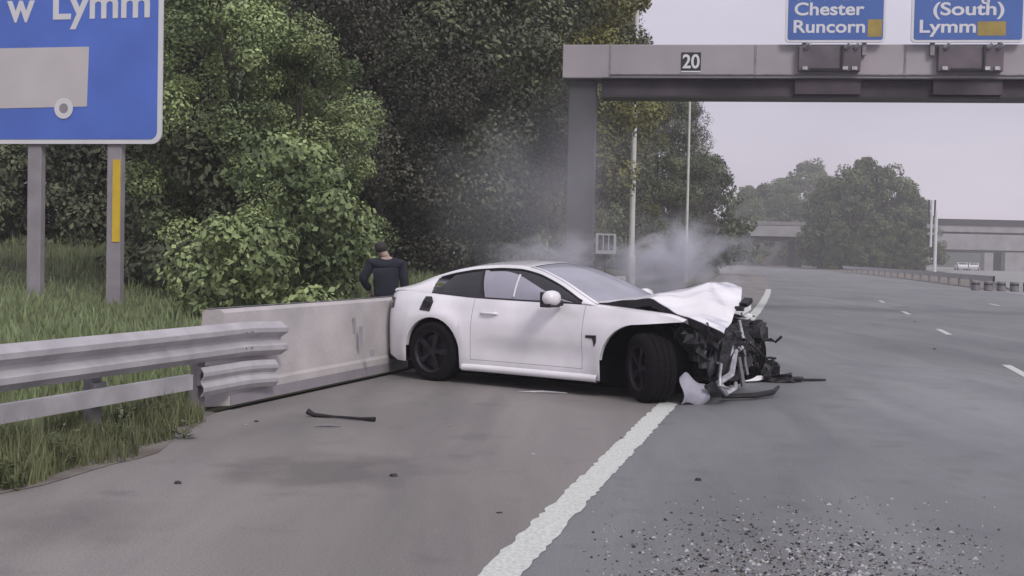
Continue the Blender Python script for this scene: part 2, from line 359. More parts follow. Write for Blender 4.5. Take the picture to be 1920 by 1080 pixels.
# ------------------------------------------------------------ trees
def crown_mesh(name, m, h, r, base, nclump, nleaf, leaf, seed, shape=1.0, clr=.9, tlo=0, thi=1, squash=.8):
    rg = np.random.default_rng(seed)
    u = rg.random(nclump); ang = rg.uniform(0, 2 * np.pi, nclump)
    prof = np.sin(np.pi * (0.12 + .80 * u) ** shape)          # crown outline
    rad = r * prof * rg.uniform(.35, 1.0, nclump) ** .6
    C = np.stack([rad * np.cos(ang), rad * np.sin(ang), base + (h - base) * u], 1)
    cr = clr * rg.uniform(.55, 1.25, nclump)
    ctint = rg.uniform(tlo, thi, nclump)
    k = rg.integers(0, nclump, nleaf)
    d = rg.normal(size=(nleaf, 3)); d /= np.linalg.norm(d, axis=1)[:, None]
    rr = rg.uniform(.55, 1.0, nleaf) ** .5 * rg.uniform(.8, 1.15, nleaf)
    P = C[k] + d * (cr[k] * rr)[:, None] * np.array([1, 1, squash])
    nrm = d + rg.normal(size=(nleaf, 3)) * .6 + np.array([0, 0, .35]); nrm /= np.linalg.norm(nrm, axis=1)[:, None]
    tv = np.cross(nrm, rg.normal(size=(nleaf, 3))); tv /= np.linalg.norm(tv, axis=1)[:, None]; bv = np.cross(nrm, tv)
    sz = leaf * rg.uniform(.5, 1.3, nleaf)[:, None]
    V = np.stack([P - tv * sz * .5, P + bv * sz * .32 + nrm * sz * .06, P + tv * sz * .6, P - bv * sz * .32 - nrm * sz * .04], 1).reshape(-1, 3)
    me = bpy.data.meshes.new(name); n = nleaf
    me.vertices.add(4 * n); me.vertices.foreach_set('co', V.ravel()); me.loops.add(4 * n); me.loops.foreach_set('vertex_index', np.arange(4 * n))
    me.polygons.add(n); me.polygons.foreach_set('loop_start', np.arange(n) * 4); me.polygons.foreach_set('loop_total', np.full(n, 4))
    me.materials.append(m); me.update(); me.validate()
    a = me.attributes.new('tint', 'FLOAT', 'POINT'); t = np.clip(ctint[k] + rg.normal(size=n) * .16, 0, 1); a.data.foreach_set('value', np.repeat(t, 4).astype(np.float32))
    return me, C
def trunk_mesh(name, h, r0, C, seed, nlimb=9, lean=.0):
    g_ = random.Random(seed); mb = MB()
    top = Vector((g_.uniform(-.3, .3), g_.uniform(-.3, .3), h * .88)); ax = [Vector((0, 0, -.3)), Vector((0, 0, h * .15)) + Vector((g_.uniform(-.1, .1),) * 2 + (0,)), top * .5 + Vector((.1, -.1, 0)), top]
    mb.tube(ax, [r0 * 1.25, r0, r0 * .65, r0 * .15], 9)
    idx = list(range(len(C))); g_.shuffle(idx)
    for i in idx[:nlimb]:
        c = Vector(C[i]); z0 = max(h * .12, c.z * g_.uniform(.45, .75)); f = z0 / h
        p0 = Vector((0, 0, z0)) if f < .5 else top * (z0 / top.z); rr = r0 * (1 - .8 * f) * .5
        mid = p0.lerp(c, .5) + Vector((0, 0, .15 * (c - p0).length))
        mb.tube([p0, mid, c], [rr, rr * .6, rr * .2], 6)
    me = bpy.data.meshes.new(name); me.from_pydata(mb.v, [], mb.f); me.materials.append(M['bark']); return me
LM = {
 'light': leafmat('hawthorn_leaf', (.06, .09, .04), (.34, .42, .19)),
 'mid': leafmat('mid_green_leaf', (.04, .05, .035), (.15, .175, .10)),
 'dark': leafmat('shaded_dark_leaf', (.045, .046, .038), (.12, .125, .09)),
 'yellow': leafmat('yellow_green_leaf', (.06, .065, .025), (.21, .21, .06)),
 'far': leafmat('far_leaf', (.05, .065, .038), (.14, .175, .085)),
}
PROTO = {}
def proto(key, leafkey, h, r, base, ncl, nl, leaf, seed, r0=.18, **kw):
    cm, C = crown_mesh('crown', LM[leafkey], h, r, base, ncl, nl, leaf, seed, **kw); PROTO[key] = (cm, trunk_mesh('trunk', h, r0, C, seed, 12 if r0 > .1 else 6))
proto('haw', 'light', 9.0, 2.5, .5, 105, 75000, .085, 1, .14, clr=.62, shape=.85)
proto('haw2', 'light', 7.0, 2.2, .4, 75, 50000, .085, 2, .12, clr=.6, shape=.8)
proto('tallmid', 'mid', 15, 3.4, 1.0, 140, 75000, .13, 3, .15, clr=.95, shape=.85)
proto('tallmid2', 'mid', 13, 3.0, .8, 120, 70000, .13, 4, .14, clr=.9, shape=.8)
proto('talldark', 'dark', 16, 3.6, .6, 150, 95000, .12, 5, .15, clr=1.05, shape=.8)
proto('yellow', 'yellow', 15, 3.2, 1.0, 130, 70000, .13, 6, .14, clr=.85, shape=.85)
proto('bush', 'mid', 2.2, 1.25, .1, 34, 15000, .085, 7, .05, clr=.45, shape=.7)
proto('bushlight', 'light', 1.9, 1.1, .1, 30, 14000, .085, 8, .05, clr=.42, shape=.7)
proto('far', 'far', 15, 4.8, .4, 150, 26000, .34, 9, .3, clr=1.0, shape=.72)
proto('far2', 'far', 12, 5.2, .2, 130, 24000, .34, 10, .3, clr=1.05, shape=.68)
def tree(name, key, x, y, z, sc, rot, label, cat='tree', group=None, sz=None):
    t = empty(name, (x, y, z), rot, label=label, cat=cat, group=group); t.scale = (sc, sc, sz or sc)
    cm, tm = PROTO[key]
    for nm, me in (('crown', cm), ('trunk', tm)):
        o = bpy.data.objects.new(nm, me); COL.objects.link(o); o.parent = t
    return t
def tree_st(name, key, s, t, sc, rot, label, cat='tree', group=None, sz=None):
    p = road(s, t); return tree(name, key, p.x, p.y, verge_h(s, t) - .05, sc, rot, label, cat, group, sz)
# front ones, placed singly
tree('hawthorn_tree', 'haw', -5.5, 23.6, .3, .88, .3, 'bright green leafy tree right of the big blue sign, foremost of the wood')
tree('hawthorn_tree', 'haw2', -4.0, 23.2, .3, .8, 2.0, 'lower light green bush-like tree at the right foot of the bright green tree', sz=.75)
tree('broadleaf_tree', 'tallmid', -1.5, 34, .3, 1.0, 1.0, 'tall mid green tree standing just left of the gantry end')
tree('broadleaf_tree', 'yellow', 1.0, 39, .3, 1.05, .5, 'tall yellow green tree rising above the left end of the gantry')
tree('broadleaf_tree', 'tallmid2', 3.0, 55, .3, 1.05, 2.5, 'green tree seen through under the gantry behind the nearer lamp post')
tree('broadleaf_tree', 'yellow', 5.4, 66, .3, .95, 3.4, 'olive tree beside the farther lamp post under the gantry')
tree('broadleaf_tree', 'tallmid2', 9.2, 77, .3, 1.0, 4.1, 'tree at the right edge of the near wood, its side cut against the sky')
tree('broadleaf_tree', 'talldark', 13.0, 98, .3, .95, 4.1, 'dark tree behind the last of the near wood against the sky')
tree('broadleaf_tree', 'talldark', -11.2, 31, .4, 1.0, 1.0, 'dark tree behind the left post of the big blue sign')
tree('broadleaf_tree', 'talldark', -7.6, 31, .4, 1.05, 2.2, 'dark tree behind the right post of the big blue sign')
tree('broadleaf_tree', 'talldark', -3.5, 32, .4, .82, 2.9, 'dark shaded tree directly right of the bright green tree')
tree('broadleaf_tree', 'talldark', -5.0, 34, .4, 1.1, .4, 'dark tree showing above the bright green tree')
rt = random.Random(5); k = 0
for t_, s0, ds in ((-13.5, 36, 6.5), (-19, 34, 6.5), (-25, 42, 8)):
    s = s0
    while s < 150:
        key = rt.choice(['talldark', 'tallmid', 'tallmid2', 'talldark'])
        tree_st('broadleaf_tree', key, s + rt.uniform(-1, 1), t_ + rt.uniform(-1, 1), rt.uniform(.9, 1.15), rt.uniform(0, 6), 'tall tree deep inside the roadside wood', group='trees deep in the wood')
        s += ds * (1 + s / 300)
for i, (x, y, lab) in enumerate([(-13.2, 30, 'low dark green bush left of the left sign post'), (-9.6, 29, 'low bush between the two sign posts'),
        (-6.0, 23.5, 'bush just right of the yellow striped sign post'), (-3.8, 19.6, 'bush under the bright green tree behind the concrete barrier'),
        (-.6, 37, 'bush at the foot of the gantry column'), (1.0, 46, 'bush beside the small striped marker board'), (2.5, 53, 'bush at the foot of the nearer lamp post'), (5.4, 66, 'bush at the foot of the farther lamp post'),
        (-16, 31, 'dark bush at the far left picture edge'), (-11.5, 28.0, 'small pale bush behind the left sign post')]):
    tree('bush', ['bush', 'bushlight'][i in (3, 4, 12)], x, y, .2, 1.15 + .012 * y, i * 1.3, lab, cat='bush', sz=1.1 + .02 * y)
# right side of the wood, falling away towards the bridge
for i, (px, Y, h, lab) in enumerate([(1322, 112, 5.5, 'low tree where the near wood ends beside the left bridge'), (1318, 104, 10, 'tree behind the farther lamp post at the wood end'),
        (1395, 250, 16, 'hazy tree beyond the left bridge span, leftmost'), (1430, 262, 17, 'hazy tree beyond the middle of the left bridge span'),
        (1472, 255, 17, 'hazy tree beyond the right end of the left bridge span'), (1515, 300, 25, 'tall bluish hazy tree behind the island trees'), (1460, 300, 21, 'faint hazy tree far behind the left bridge span')]):
    p = at(px, 500, Y); tree('broadleaf_tree', ['far', 'far2'][i % 2], p.x, Y, 0, h / [15, 12][i % 2], i * 2.0, lab)
for i, (px, Y, h, lab) in enumerate([(1548, 196, 14.5, 'leftmost tree of the island between the roads'), (1590, 190, 15.5, 'island tree between the two roads, second from left'),
        (1615, 200, 18, 'tallest tree of the island between the roads, with a pointed top'), (1660, 192, 16, 'rounded island tree right of the tallest one'),
        (1700, 196, 14, 'right-hand island tree beside the twin mast'), (1722, 188, 9.5, 'low tree at the right end of the island, by the mast foot'),
        (1570, 178, 7, 'low bush-like tree at the left front of the island'), (1640, 176, 8, 'low bush-like tree in the middle front of the island'), (1690, 176, 7, 'low bush-like tree at the right front of the island')]):
    p = at(px, 500, Y); tree('broadleaf_tree', ['far', 'far2'][i % 2], p.x, Y, 0, h / [15, 12][i % 2], i * 1.7, lab)

# ------------------------------------------------------------ concrete barrier
prof = [(0.0, 0.035), (-.005, .2), (-.02, .23), (-.075, .85), (-.10, .875), (-.26, .875), (-.28, .85), (-.33, .2), (-.33, 0)]
bar = empty('concrete_barrier', road(9.3, bt(9.3)), label='long pale concrete safety barrier running behind the crashed white car', cat='barrier')
ss = [9.97 + i * .33 for i in range(14)] + [14.5 + i * 2 for i in range(10)]
mb = MB(); mb.grid(lambda s, v: road(s, bt(s) + prof[v][0], prof[v][1]) - bar.location, ss, list(range(len(prof))))
n = len(prof); b = len(mb.v); mb.v += [tuple(road(9.97, bt(9.97) + p[0], p[1]) - bar.location) for p in prof]; mb.f.append(tuple(range(b, b + n))); mb.m.append(0)
mb.build('wall', M['concrete'], bar)
mb = MB(); mb.grid(lambda s, v: road(s, bt(s) - .02 + .045 * v, .010 + .0 * v) - bar.location, ss, [0, 1]); mb.build('drain_gap', M['black'], bar)
mb = MB(); mb.grid(lambda s, v: road(s, bt(s) + .006 - .004 * v, .036 + .10 * v) - bar.location, ss, [0, 1]); mb.build('foot_band', M['postg'], bar)  # darker grey band along the foot of the wall
mb = MB()
for px, y0, y1, wd in ((664, 596, 622, .03), (676, 612, 652, .035), (697, 655, 668, .05)):
    a = gnd(px, 715); Y = a.y
    p = at(px, (y0 + y1) / 2, Y - .02); mb.box(p - bar.location, (wd, .02, abs(at(px, y0, Y).z - at(px, y1, Y).z)))
mb.build('lifting_slot', M['postg'], bar)
tb = MB(); tb.grid(lambda s, v: road(s, bt(s) - .2 - .06 * v, .884) - bar.location, ss[:14], [0, 1]); tb.build('cap_joint', M['galvd'], bar)

# ------------------------------------------------------------ guardrail
gr = empty('guardrail', road(4, bt(4)), label='galvanised steel guardrail at left ending against the concrete barrier', cat='guardrail')
o0 = gr.location
def wprof(z0, z1, d, n=17):
    q = [(.0, 1.0), (.06, .985), (.75, .86), (1, .82), (1, .70), (.8, .66), (.05, .54), (.05, .46), (.8, .34), (1, .30), (1, .17), (.75, .13), (.1, .015), (.0, 0)]
    return [(d * a - .02, z0 + (z1 - z0) * b) for a, b in q]
def rail(name, s0, s1, z0, z1, d, off, mt, flare=0):
    P = wprof(z0, z1, d); sl = [s0 + (s1 - s0) * i / 24 for i in range(25)]
    def fn(s, j):
        f = max(0, (s - (s1 - .5)) / .5); return road(s, bt(s) + off + P[j][0] * (1 + .1 * f) + flare * f * .05, P[j][1] - .02 * f * f) - o0
    m_ = MB(); m_.grid(fn, sl, list(range(len(P)))); return m_.build(name, mt, gr, solid=.006)
rail('upper_beam', -3, 10.75, .455, .765, .07, .03, M['galv'], 1)
rail('lower_end_beam', 9.45, 10.62, .17, .415, .028, .05, M['galv'], 1)
mb = MB(); mb.grid(lambda s, v: road(s, bt(s) + [.0, .05, .05, .0][v], [.37, .37, .25, .25][v]) - o0, [-3 + i * .6 for i in range(21)] + [9.3], [0, 1, 2, 3]); mb.build('lower_rail', M['galv'], gr, solid=.006)
for s in (-1.5, .3, 2.1, 3.9, 5.4, 6.9, 8.2, 9.6):
    p = road(s, bt(s) - .09) - o0; m_ = MB(); rz = Matrix.Rotation(-A0, 3, 'Z')
    m_.box(p + Vector((0, 0, .36)), (.07, .13, .74), rz); m_.box(p + rz @ Vector((.065, 0, .6)), (.05, .16, .2), rz)
    m_.box(p + rz @ Vector((.05, 0, .33)), (.04, .16, .16), rz)
    m_.build('post', M['galvd'], gr, bevel=.006)
for s in (3.0, 6.6, 10.1):
    for dz in (.54, .68):
        for ds_ in (-.06, .06):
            p = road(s + ds_, bt(s) + .10, dz) - o0; MB().tube([p, p + Vector((.012, 0, 0))], .012, 6).build('bolt', M['galvd'], gr)

# ------------------------------------------------------------ text
def text(name, body, m, parent, M4, width=None, size=.3, depth=.012, align='LEFT'):
    c = bpy.data.curves.new(name, 'FONT'); c.body = body; c.size = size; c.extrude = depth; c.align_x = align; c.offset = .006 * size / .3
    o = bpy.data.objects.new('tmp_text', c); COL.objects.link(o); dg = bpy.context.evaluated_depsgraph_get()
    me = bpy.data.meshes.new_from_object(o.evaluated_get(dg)); bpy.data.objects.remove(o)
    n_ = len(me.vertices); co = np.empty(n_ * 3); me.vertices.foreach_get('co', co); co = co.reshape(-1, 3)
    x0_, x1_ = co[:, 0].min(), co[:, 0].max()
    if width: co[:, 0] = (co[:, 0] - x0_) * width / (x1_ - x0_)
    co = co @ np.array(M4.to_3x3()).T + np.array(M4.translation); me.vertices.foreach_set('co', co.ravel())
    me.materials.clear(); me.materials.append(m); me.update()
    ob = bpy.data.objects.new(name, me); COL.objects.link(ob); ob.parent = parent; return ob
def rounded(w_, h_, r, n=6):
    pts = []
    for cx, cy, a0 in ((w_ / 2 - r, h_ / 2 - r, 0), (-w_ / 2 + r, h_ / 2 - r, 90), (-w_ / 2 + r, -h_ / 2 + r, 180), (w_ / 2 - r, -h_ / 2 + r, 270)):
        for k in range(n + 1):
            a = R(a0 + 90 * k / n); pts.append((cx + r * math.cos(a), cy + r * math.sin(a)))
    return pts
def slab(pts, y0, y1):   # outline in local x,z ; between local y0 (front, smaller) and y1
    n_ = len(pts); vs_ = [(p[0], y0, p[1]) for p in pts] + [(p[0], y1, p[1]) for p in pts]
    return MB().add(vs_, [tuple(range(n_)), tuple(range(2 * n_ - 1, n_ - 1, -1))] + [(k, n_ + k, n_ + (k + 1) % n_, (k + 1) % n_) for k in range(n_)])

# ------------------------------------------------------------ big blue sign at left
br = at(303, 270, 20.0); yawS = -math.atan2(1.1, 2.6) * .55
sg = empty('road_sign', (br.x, br.y, 0), yawS, label='large blue motorway sign with white border on two grey posts at left', cat='road sign')
SW, SH = 4.6, 3.3; sz0 = br.z
cx, cz = -SW / 2, sz0 + SH / 2
def off(pts, dx, dz): return [(p[0] + dx, p[1] + dz) for p in pts]
slab(off(rounded(SW, SH, .17), cx, cz), -.02, .02).build('border', M['swhite'], sg)
slab(off(rounded(SW - .15, SH - .15, .13), cx, cz), -.026, -.021).build('face', M['sblue'], sg)
ppm = F_PX / 20.0
def sp(px, py): return ((px - 303) / ppm, sz0 + (270 - py) / ppm)
TM = lambda x, z, y=-.03: Matrix.Translation((x, y, z)) @ Matrix.Rotation(R(90), 4, 'X')
x_, z_ = sp(75, 33); text('lettering', 'Lymm', M['swhite'], sg, TM(x_, z_), 1.80, .74, .004)
x_, z_ = sp(-24, 36); text('lettering', 'w', M['swhite'], sg, TM(x_, z_), .53, .74, .004)
a, b_ = sp(152, 87), sp(-100, 203)
slab([(b_[0], b_[1]), (a[0] - .03, b_[1] + .03), (a[0], a[1]), (b_[0], a[1])], -.033, -.0265).build('pictogram', M['spict'], sg)
wx, wz = sp(100, 203)
MB().lathe([(.085, -.04), (.175, -.04), (.175, -.0335), (.085, -.0335), (.085, -.04)], 24, 'Y', (wx, 0, wz)).build('pictogram_wheel', M['swhite'], sg)
MB().lathe([(.001, -.0385), (.085, -.0385), (.085, -.0335)], 24, 'Y', (wx, 0, wz)).build('pictogram_hub', M['postg'], sg)
for px, lab in ((33, None), (203, 'post with a yellow strip')):
    x_, _ = sp(px, 300); m_ = MB(); m_.box((x_, .10, (sz0 + .6) / 2 - .1), (.26, .14, sz0 + .6 + .2)); po = m_.build('post', M['postg'], sg, bevel=.012)
    if lab:
        tag(po, label=lab); m2 = MB(); m2.box((x_ + .055, .10 - .078, sz0 - .95), (.14, .014, 1.38)); m2.build('yellow_strip', M['syel'], po)
m_ = MB()
for zz in (.5, 1.6, 2.7): m_.box((cx, .035, sz0 + zz), (SW - .3, .03, .08))
m_.build('stiffener', M['galv'], sg)

# ------------------------------------------------------------ gantry
gl = at(1057, 150, 31.0); gdir = math.atan2(-.125, .99)
ga = empty('sign_gantry', (gl.x, gl.y, 0), gdir, label='grey sign gantry spanning the motorway with a black 20 plate', cat='gantry')
GL = 32.0; zt, zb_ = 6.74, 5.90
MB().box((GL / 2, 0, (zt + zb_) / 2), (GL, .9, zt - zb_)).build('girder', M['girder'], ga, bevel=.02)
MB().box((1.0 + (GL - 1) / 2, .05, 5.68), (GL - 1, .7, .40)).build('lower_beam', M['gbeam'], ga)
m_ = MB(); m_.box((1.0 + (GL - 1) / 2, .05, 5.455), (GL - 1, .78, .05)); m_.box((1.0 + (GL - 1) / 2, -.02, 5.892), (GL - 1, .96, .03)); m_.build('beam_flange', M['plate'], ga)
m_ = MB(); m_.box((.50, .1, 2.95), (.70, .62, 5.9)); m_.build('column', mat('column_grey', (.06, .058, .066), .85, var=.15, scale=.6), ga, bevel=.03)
m_ = MB(); m_.box((GL - .6, .1, 2.95), (.95, .62, 5.9)); m_.build('column', M['girder'], ga, bevel=.03)
def gx(px):  # local x on gantry seen under px
    r = pray(px, 120); # intersect vertical plane of the gantry
    n_ = Vector((-math.sin(gdir), math.cos(gdir), 0)); t_ = (Vector((gl.x, gl.y, 0)) - Vector((0, 0, 0))).dot(n_) / r.dot(n_); p = r * t_
    return (p.x - gl.x) * math.cos(gdir) + (p.y - gl.y) * math.sin(gdir)
def gz(px, py):
    r = pray(px, py); n_ = Vector((-math.sin(gdir), math.cos(gdir), 0)); t_ = Vector((gl.x, gl.y, 0)).dot(n_) / r.dot(n_); return CAM_H + r.z * t_
for k in range(9):
    MB().box((1.2 + k * 3.6, -.456, (zt + zb_) / 2), (.05, .012, zt - zb_ - .04)).build('joint_plate', M['galvd'], ga)
MB().tube([(1.2, -.47, 5.99), (GL - 1, -.47, 5.99)], .022, 6).build('cable_conduit', M['galvd'], ga)
# number plate
x0_, x1_ = gx(1277), gx(1313); zz0, zz1 = gz(1295, 138), gz(1295, 104)
m_ = MB(); m_.box(((x0_ + x1_) / 2, -.462, (zz0 + zz1) / 2), (x1_ - x0_, .02, zz1 - zz0)); pl = m_.build('number_plate', M['plate'], ga)
text('number', '20', M['swhite'], pl, TM(x0_ + .03, zz0 + .07, -.476), x1_ - x0_ - .06, .48, .004)
m_ = MB(); m_.box(((x0_ + x1_) / 2, -.462, zz0 - .02), (x1_ - x0_, .018, .035)); m_.build('plate_edge', M['swhite'], ga)
for i, (pa, pb) in enumerate(((1492, 1606), (1748, 1868))):
    xa, xb = gx(pa), gx(pb)
    m_ = MB(); m_.box(((xa + xb) / 2, -.56, 6.36), (xb - xa, .2, .62)); bk = m_.build('bracket_box', M['gbox'], ga, bevel=.02)
    m_ = MB(); m_.box(((xa * .3 + xb * .7), -.68, 6.36), (.05, .06, .62)); m_.box(((xa * .55 + xb * .45), -.68, 6.1), (.8, .06, .04)); m_.build('bracket_rib', M['plate'], bk)
    for xx in (xa + .15, xa * .25 + xb * .75, xb - .15):
        MB().tube([(xx, -.66, 6.62), (xx + .1, -.78, 6.70)], .05, 8).build('lamp_fitting', M['alu'], bk); MB().box((xx, -.69, 6.12), (.12, .06, .08)).build('clip', M['alu'], bk)
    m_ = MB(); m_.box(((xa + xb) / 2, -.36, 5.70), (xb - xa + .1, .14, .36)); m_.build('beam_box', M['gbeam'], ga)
def gsign(pa, pb, lab, rows, yel):
    xa, xb = gx(pa), gx(pb); zb = gz((pa + pb) / 2, 88); wd = xb - xa; H = 2.75
    s_ = empty('direction_sign', ga.matrix_basis @ Vector(((xa + xb) / 2, -.62, 0)), gdir, label=lab, cat='road sign')
    px2 = lambda px: gx(px) - (xa + xb) / 2
    slab(off(rounded(wd, H, .1), 0, zb + H / 2), -.03, .03).build('border', M['swhite'], s_)
    slab(off(rounded(wd - .12, H - .12, .06), 0, zb + H / 2), -.036, -.031).build('face', M['gblue'], s_)
    for body, p0, p1, py, size in rows:
        text('lettering', body, M['swhite'], s_, TM(px2(p0), gz(p0, py), -.04), px2(p1) - px2(p0), size, .003)
    a_, b2, c_, d_ = yel
    slab([(px2(a_), gz(a_, d_)), (px2(b2), gz(a_, d_)), (px2(b2), gz(a_, c_)), (px2(a_), gz(a_, c_))], -.04, -.0365).build('yellow_patch', M['gsyel'], s_)
    m_ = MB()
    for xx in (-wd * .3, wd * .3): m_.box((xx, .09, zb + H / 2 - .5), (.1, .1, H - .4))
    m_.build('upright', M['galvd'], s_)
bpy.context.view_layer.update()
gsign(1466, 1650, 'blue gantry sign reading Chester and Runcorn, left of the two', [('N Wales', 1486, 1625, 10, .44), ('Chester', 1482, 1610, 38, .43), ('Runcorn', 1481, 1612, 70, .43)], (1617, 1643, 46, 78))
gsign(1697, 1905, 'blue gantry sign reading (South) and Lymm, right of the two', [('Warrington', 1722, 1885, 10, .44), ('(South)', 1736, 1866, 38, .43), ('Lymm', 1712, 1815, 70, .43)], (1818, 1870, 50, 76))

# ------------------------------------------------------------ lamp posts
def lamp(px, Y, r, h, lab):
    p = at(px, 490, Y); t = empty('street_lamp', (p.x, Y, 0), 0, label=lab, cat='street lamp', group='lamp posts along the verge')
    MB().tube([(0, 0, 0), (0, 0, 1.4), (0, 0, 1.5), (0, 0, h)], [r * 1.35, r * 1.35, r, r * .6], 12).build('pole', M['pole'], t, smooth=False)
    MB().tube([(0, 0, h - .1), (.25, 0, h + .25), (1.6, 0, h + .45)], [r * .6, r * .5, r * .45], 8).build('arm', M['pole'], t)
    MB().box((1.95, 0, h + .42), (.75, .3, .14)).build('lamp_head', M['galvd'], t, bevel=.04)
lamp(1183, 43.8, .12, 12, 'tall pale lamp post rising behind the gantry left of the smoke')
lamp(1286, 64, .085, 12, 'thinner farther lamp post in front of the wood edge under the gantry')
lamp(447, 24.2, .12, 12, 'lamp post largely hidden by the bright green tree, only its upper part showing')

# ------------------------------------------------------------ small marker board
p = at(1136, 457, 36); mk = empty('marker_board', (p.x, 36, 0), 0, label='small white board with black vertical bars on a post above the car roof', cat='marker board')
z0_, z1_ = at(1136, 476, 36).z, at(1136, 438, 36).z; wd = 38 / F_PX * 36
MB().box((0, 0, (z0_ + z1_) / 2), (wd, .03, z1_ - z0_)).build('board', M['swhite'], mk)
m_ = MB()
for k in range(3): m_.box((-wd * .27 + k * wd * .27, -.022, (z0_ + z1_) / 2 + .03), (wd * .21, .01, (z1_ - z0_) * .74))
m_.build('bar', M['plate'], mk); MB().tube([(0, .05, 0), (0, .05, z1_)], .04, 8).build('post', M['plate'], mk)

# ------------------------------------------------------------ far bridges
YB = 218
def bx_px(mb, pa, pb, ya, yb, Y, d):
    A, B = at(pa, yb, Y), at(pb, ya, Y); mb.box(((A.x + B.x) / 2, Y + d / 2, (A.z + B.z) / 2), (B.x - A.x, d, B.z - A.z)); return mb
b1 = empty('road_bridge', (0, 0, 0), 0, label='far grey concrete bridge crossing left of the island trees', cat='bridge')
bx_px(MB(), 1300, 1540, 424, 440, YB, 8).build('deck', M['bridgec'], b1)
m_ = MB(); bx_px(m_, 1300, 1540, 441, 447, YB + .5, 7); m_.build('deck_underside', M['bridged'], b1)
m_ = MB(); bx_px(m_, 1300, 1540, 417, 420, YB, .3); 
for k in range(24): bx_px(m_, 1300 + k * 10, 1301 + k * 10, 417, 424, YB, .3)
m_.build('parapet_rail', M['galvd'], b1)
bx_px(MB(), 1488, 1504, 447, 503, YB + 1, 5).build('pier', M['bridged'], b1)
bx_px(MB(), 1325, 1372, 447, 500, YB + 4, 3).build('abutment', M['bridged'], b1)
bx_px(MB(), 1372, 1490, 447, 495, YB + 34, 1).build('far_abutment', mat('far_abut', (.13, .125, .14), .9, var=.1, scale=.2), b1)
YR = 240
b2 = empty('road_bridge', (0, 0, 0), 0, label='far light grey bridge with a thick pale beam at the right edge', cat='bridge')
bx_px(MB(), 1752, 2100, 441, 467, YR, 8).build('deck', M['bridgec'], b2)
m_ = MB(); bx_px(m_, 1730, 2100, 425, 437, YR, .6); m_.build('parapet', M['bridgec'], b2)
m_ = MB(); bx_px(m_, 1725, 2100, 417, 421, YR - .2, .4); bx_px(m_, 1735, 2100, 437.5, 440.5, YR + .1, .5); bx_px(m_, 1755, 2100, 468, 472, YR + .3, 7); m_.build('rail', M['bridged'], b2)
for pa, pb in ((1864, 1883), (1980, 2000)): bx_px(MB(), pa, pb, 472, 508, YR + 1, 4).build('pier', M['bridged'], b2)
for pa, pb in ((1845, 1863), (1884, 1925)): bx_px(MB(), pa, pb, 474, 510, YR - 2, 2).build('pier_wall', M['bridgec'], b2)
bx_px(MB(), 1752, 1846, 472, 500, YR + 22, 1).build('far_abutment', mat('far_abut2', (.13, .15, .15), .9, var=.1, scale=.2), b2)
# twin mast
p = at(1750, 500, 165); tm = empty('mast', (p.x, 165, 0), 0, label='pale twin mast with dark upright bars beside the right bridge', cat='mast')
m_ = MB(); zt_ = at(1750, 375, 165).z
MB().tube([(.2, 0, 0), (.2, 0, at(1750, 395, 165).z)], .22, 8).build('pole', M['swhite'], tm)
MB().tube([(-.45, 0, 3.5), (-.45, 0, zt_)], .16, 8).build('pole', M['swhite'], tm)
for dx in (-.85, -.02): MB().box((dx, 0, (zt_ + at(1750, 408, 165).z) / 2), (.2, .2, zt_ - at(1750, 408, 165).z)).build('dark_bar', M['bridged'], tm)
m_ = MB(); m_.box((-.4, 0, at(1750, 424, 165).z), (1.3, .2, .5)); m_.box((-.4, 0, at(1750, 438, 165).z), (1.1, .2, .35)); m_.build('cross_piece', M['bridgec'], tm)

# distant barriers
def far_rail(name, pts, lab, h=.75, dam=False):
    o_ = Vector(pts[0]); t = empty(name, o_, 0, label=lab, cat='guardrail')
    m_ = MB(); P = [Vector(q) - o_ for q in pts]
    for i in range(len(P) - 1):
        a_, b2 = P[i], P[i + 1]; d = (b2 - a_); n_ = Vector((-d.y, d.x, 0)).normalized() * .05
        for z0, z1 in ((h - .32, h),):
            m_.add([a_ + n_ + Vector((0, 0, z0)), b2 + n_ + Vector((0, 0, z0)), b2 + n_ + Vector((0, 0, z1)), a_ + n_ + Vector((0, 0, z1)), a_ - n_ + Vector((0, 0, z0)), b2 - n_ + Vector((0, 0, z0)), b2 - n_ + Vector((0, 0, z1)), a_ - n_ + Vector((0, 0, z1))],
                   [(0, 1, 2, 3), (7, 6, 5, 4), (3, 2, 6, 7), (0, 4, 5, 1)])
    m_.build('beam', M['galv'], t)
    for i in range(len(P) - 1):
        a_, b2 = P[i], P[i + 1]; L_ = (b2 - a_).length; k_ = max(1, int(L_ / 4))
        for j in range(k_):
            q = a_.lerp(b2, j / k_); MB().box(q + Vector((0, 0, (h - .3) / 2)), (.12, .12, h - .3)).build('post', M['galvd'], t)
    return t
far_rail('guardrail', [road(s, 11.9 + .0 * s) for s in (69, 76, 88, 105, 125, 150)], 'distant guardrail running from the road fork towards the bridges')
far_rail('guardrail', [road(s, -3.1) + Vector((0, 0, .12)) for s in (176, 190, 205, 215)], 'short pale guardrail under the left bridge', h=1.0)
# crash cushion / barrels at the nose of the fork
for i in range(5):
    p = road(66.8 - i * .1 + .0, 10.6 + i * .62); t = empty('crash_barrel', (p.x, p.y, 0), 0, label='small grey crash cushion barrel in the row where the roads fork', cat='barrel', group='crash cushion barrels at the fork')
    MB().lathe([(.001, .5), (.2, .5), (.22, .46), (.22, .04), (.2, 0)], 14, 'Z').build('drum', M['galvd'], t); MB().lathe([(.225, .3), (.225, .38)], 14, 'Z').build('band', M['plate'], t)

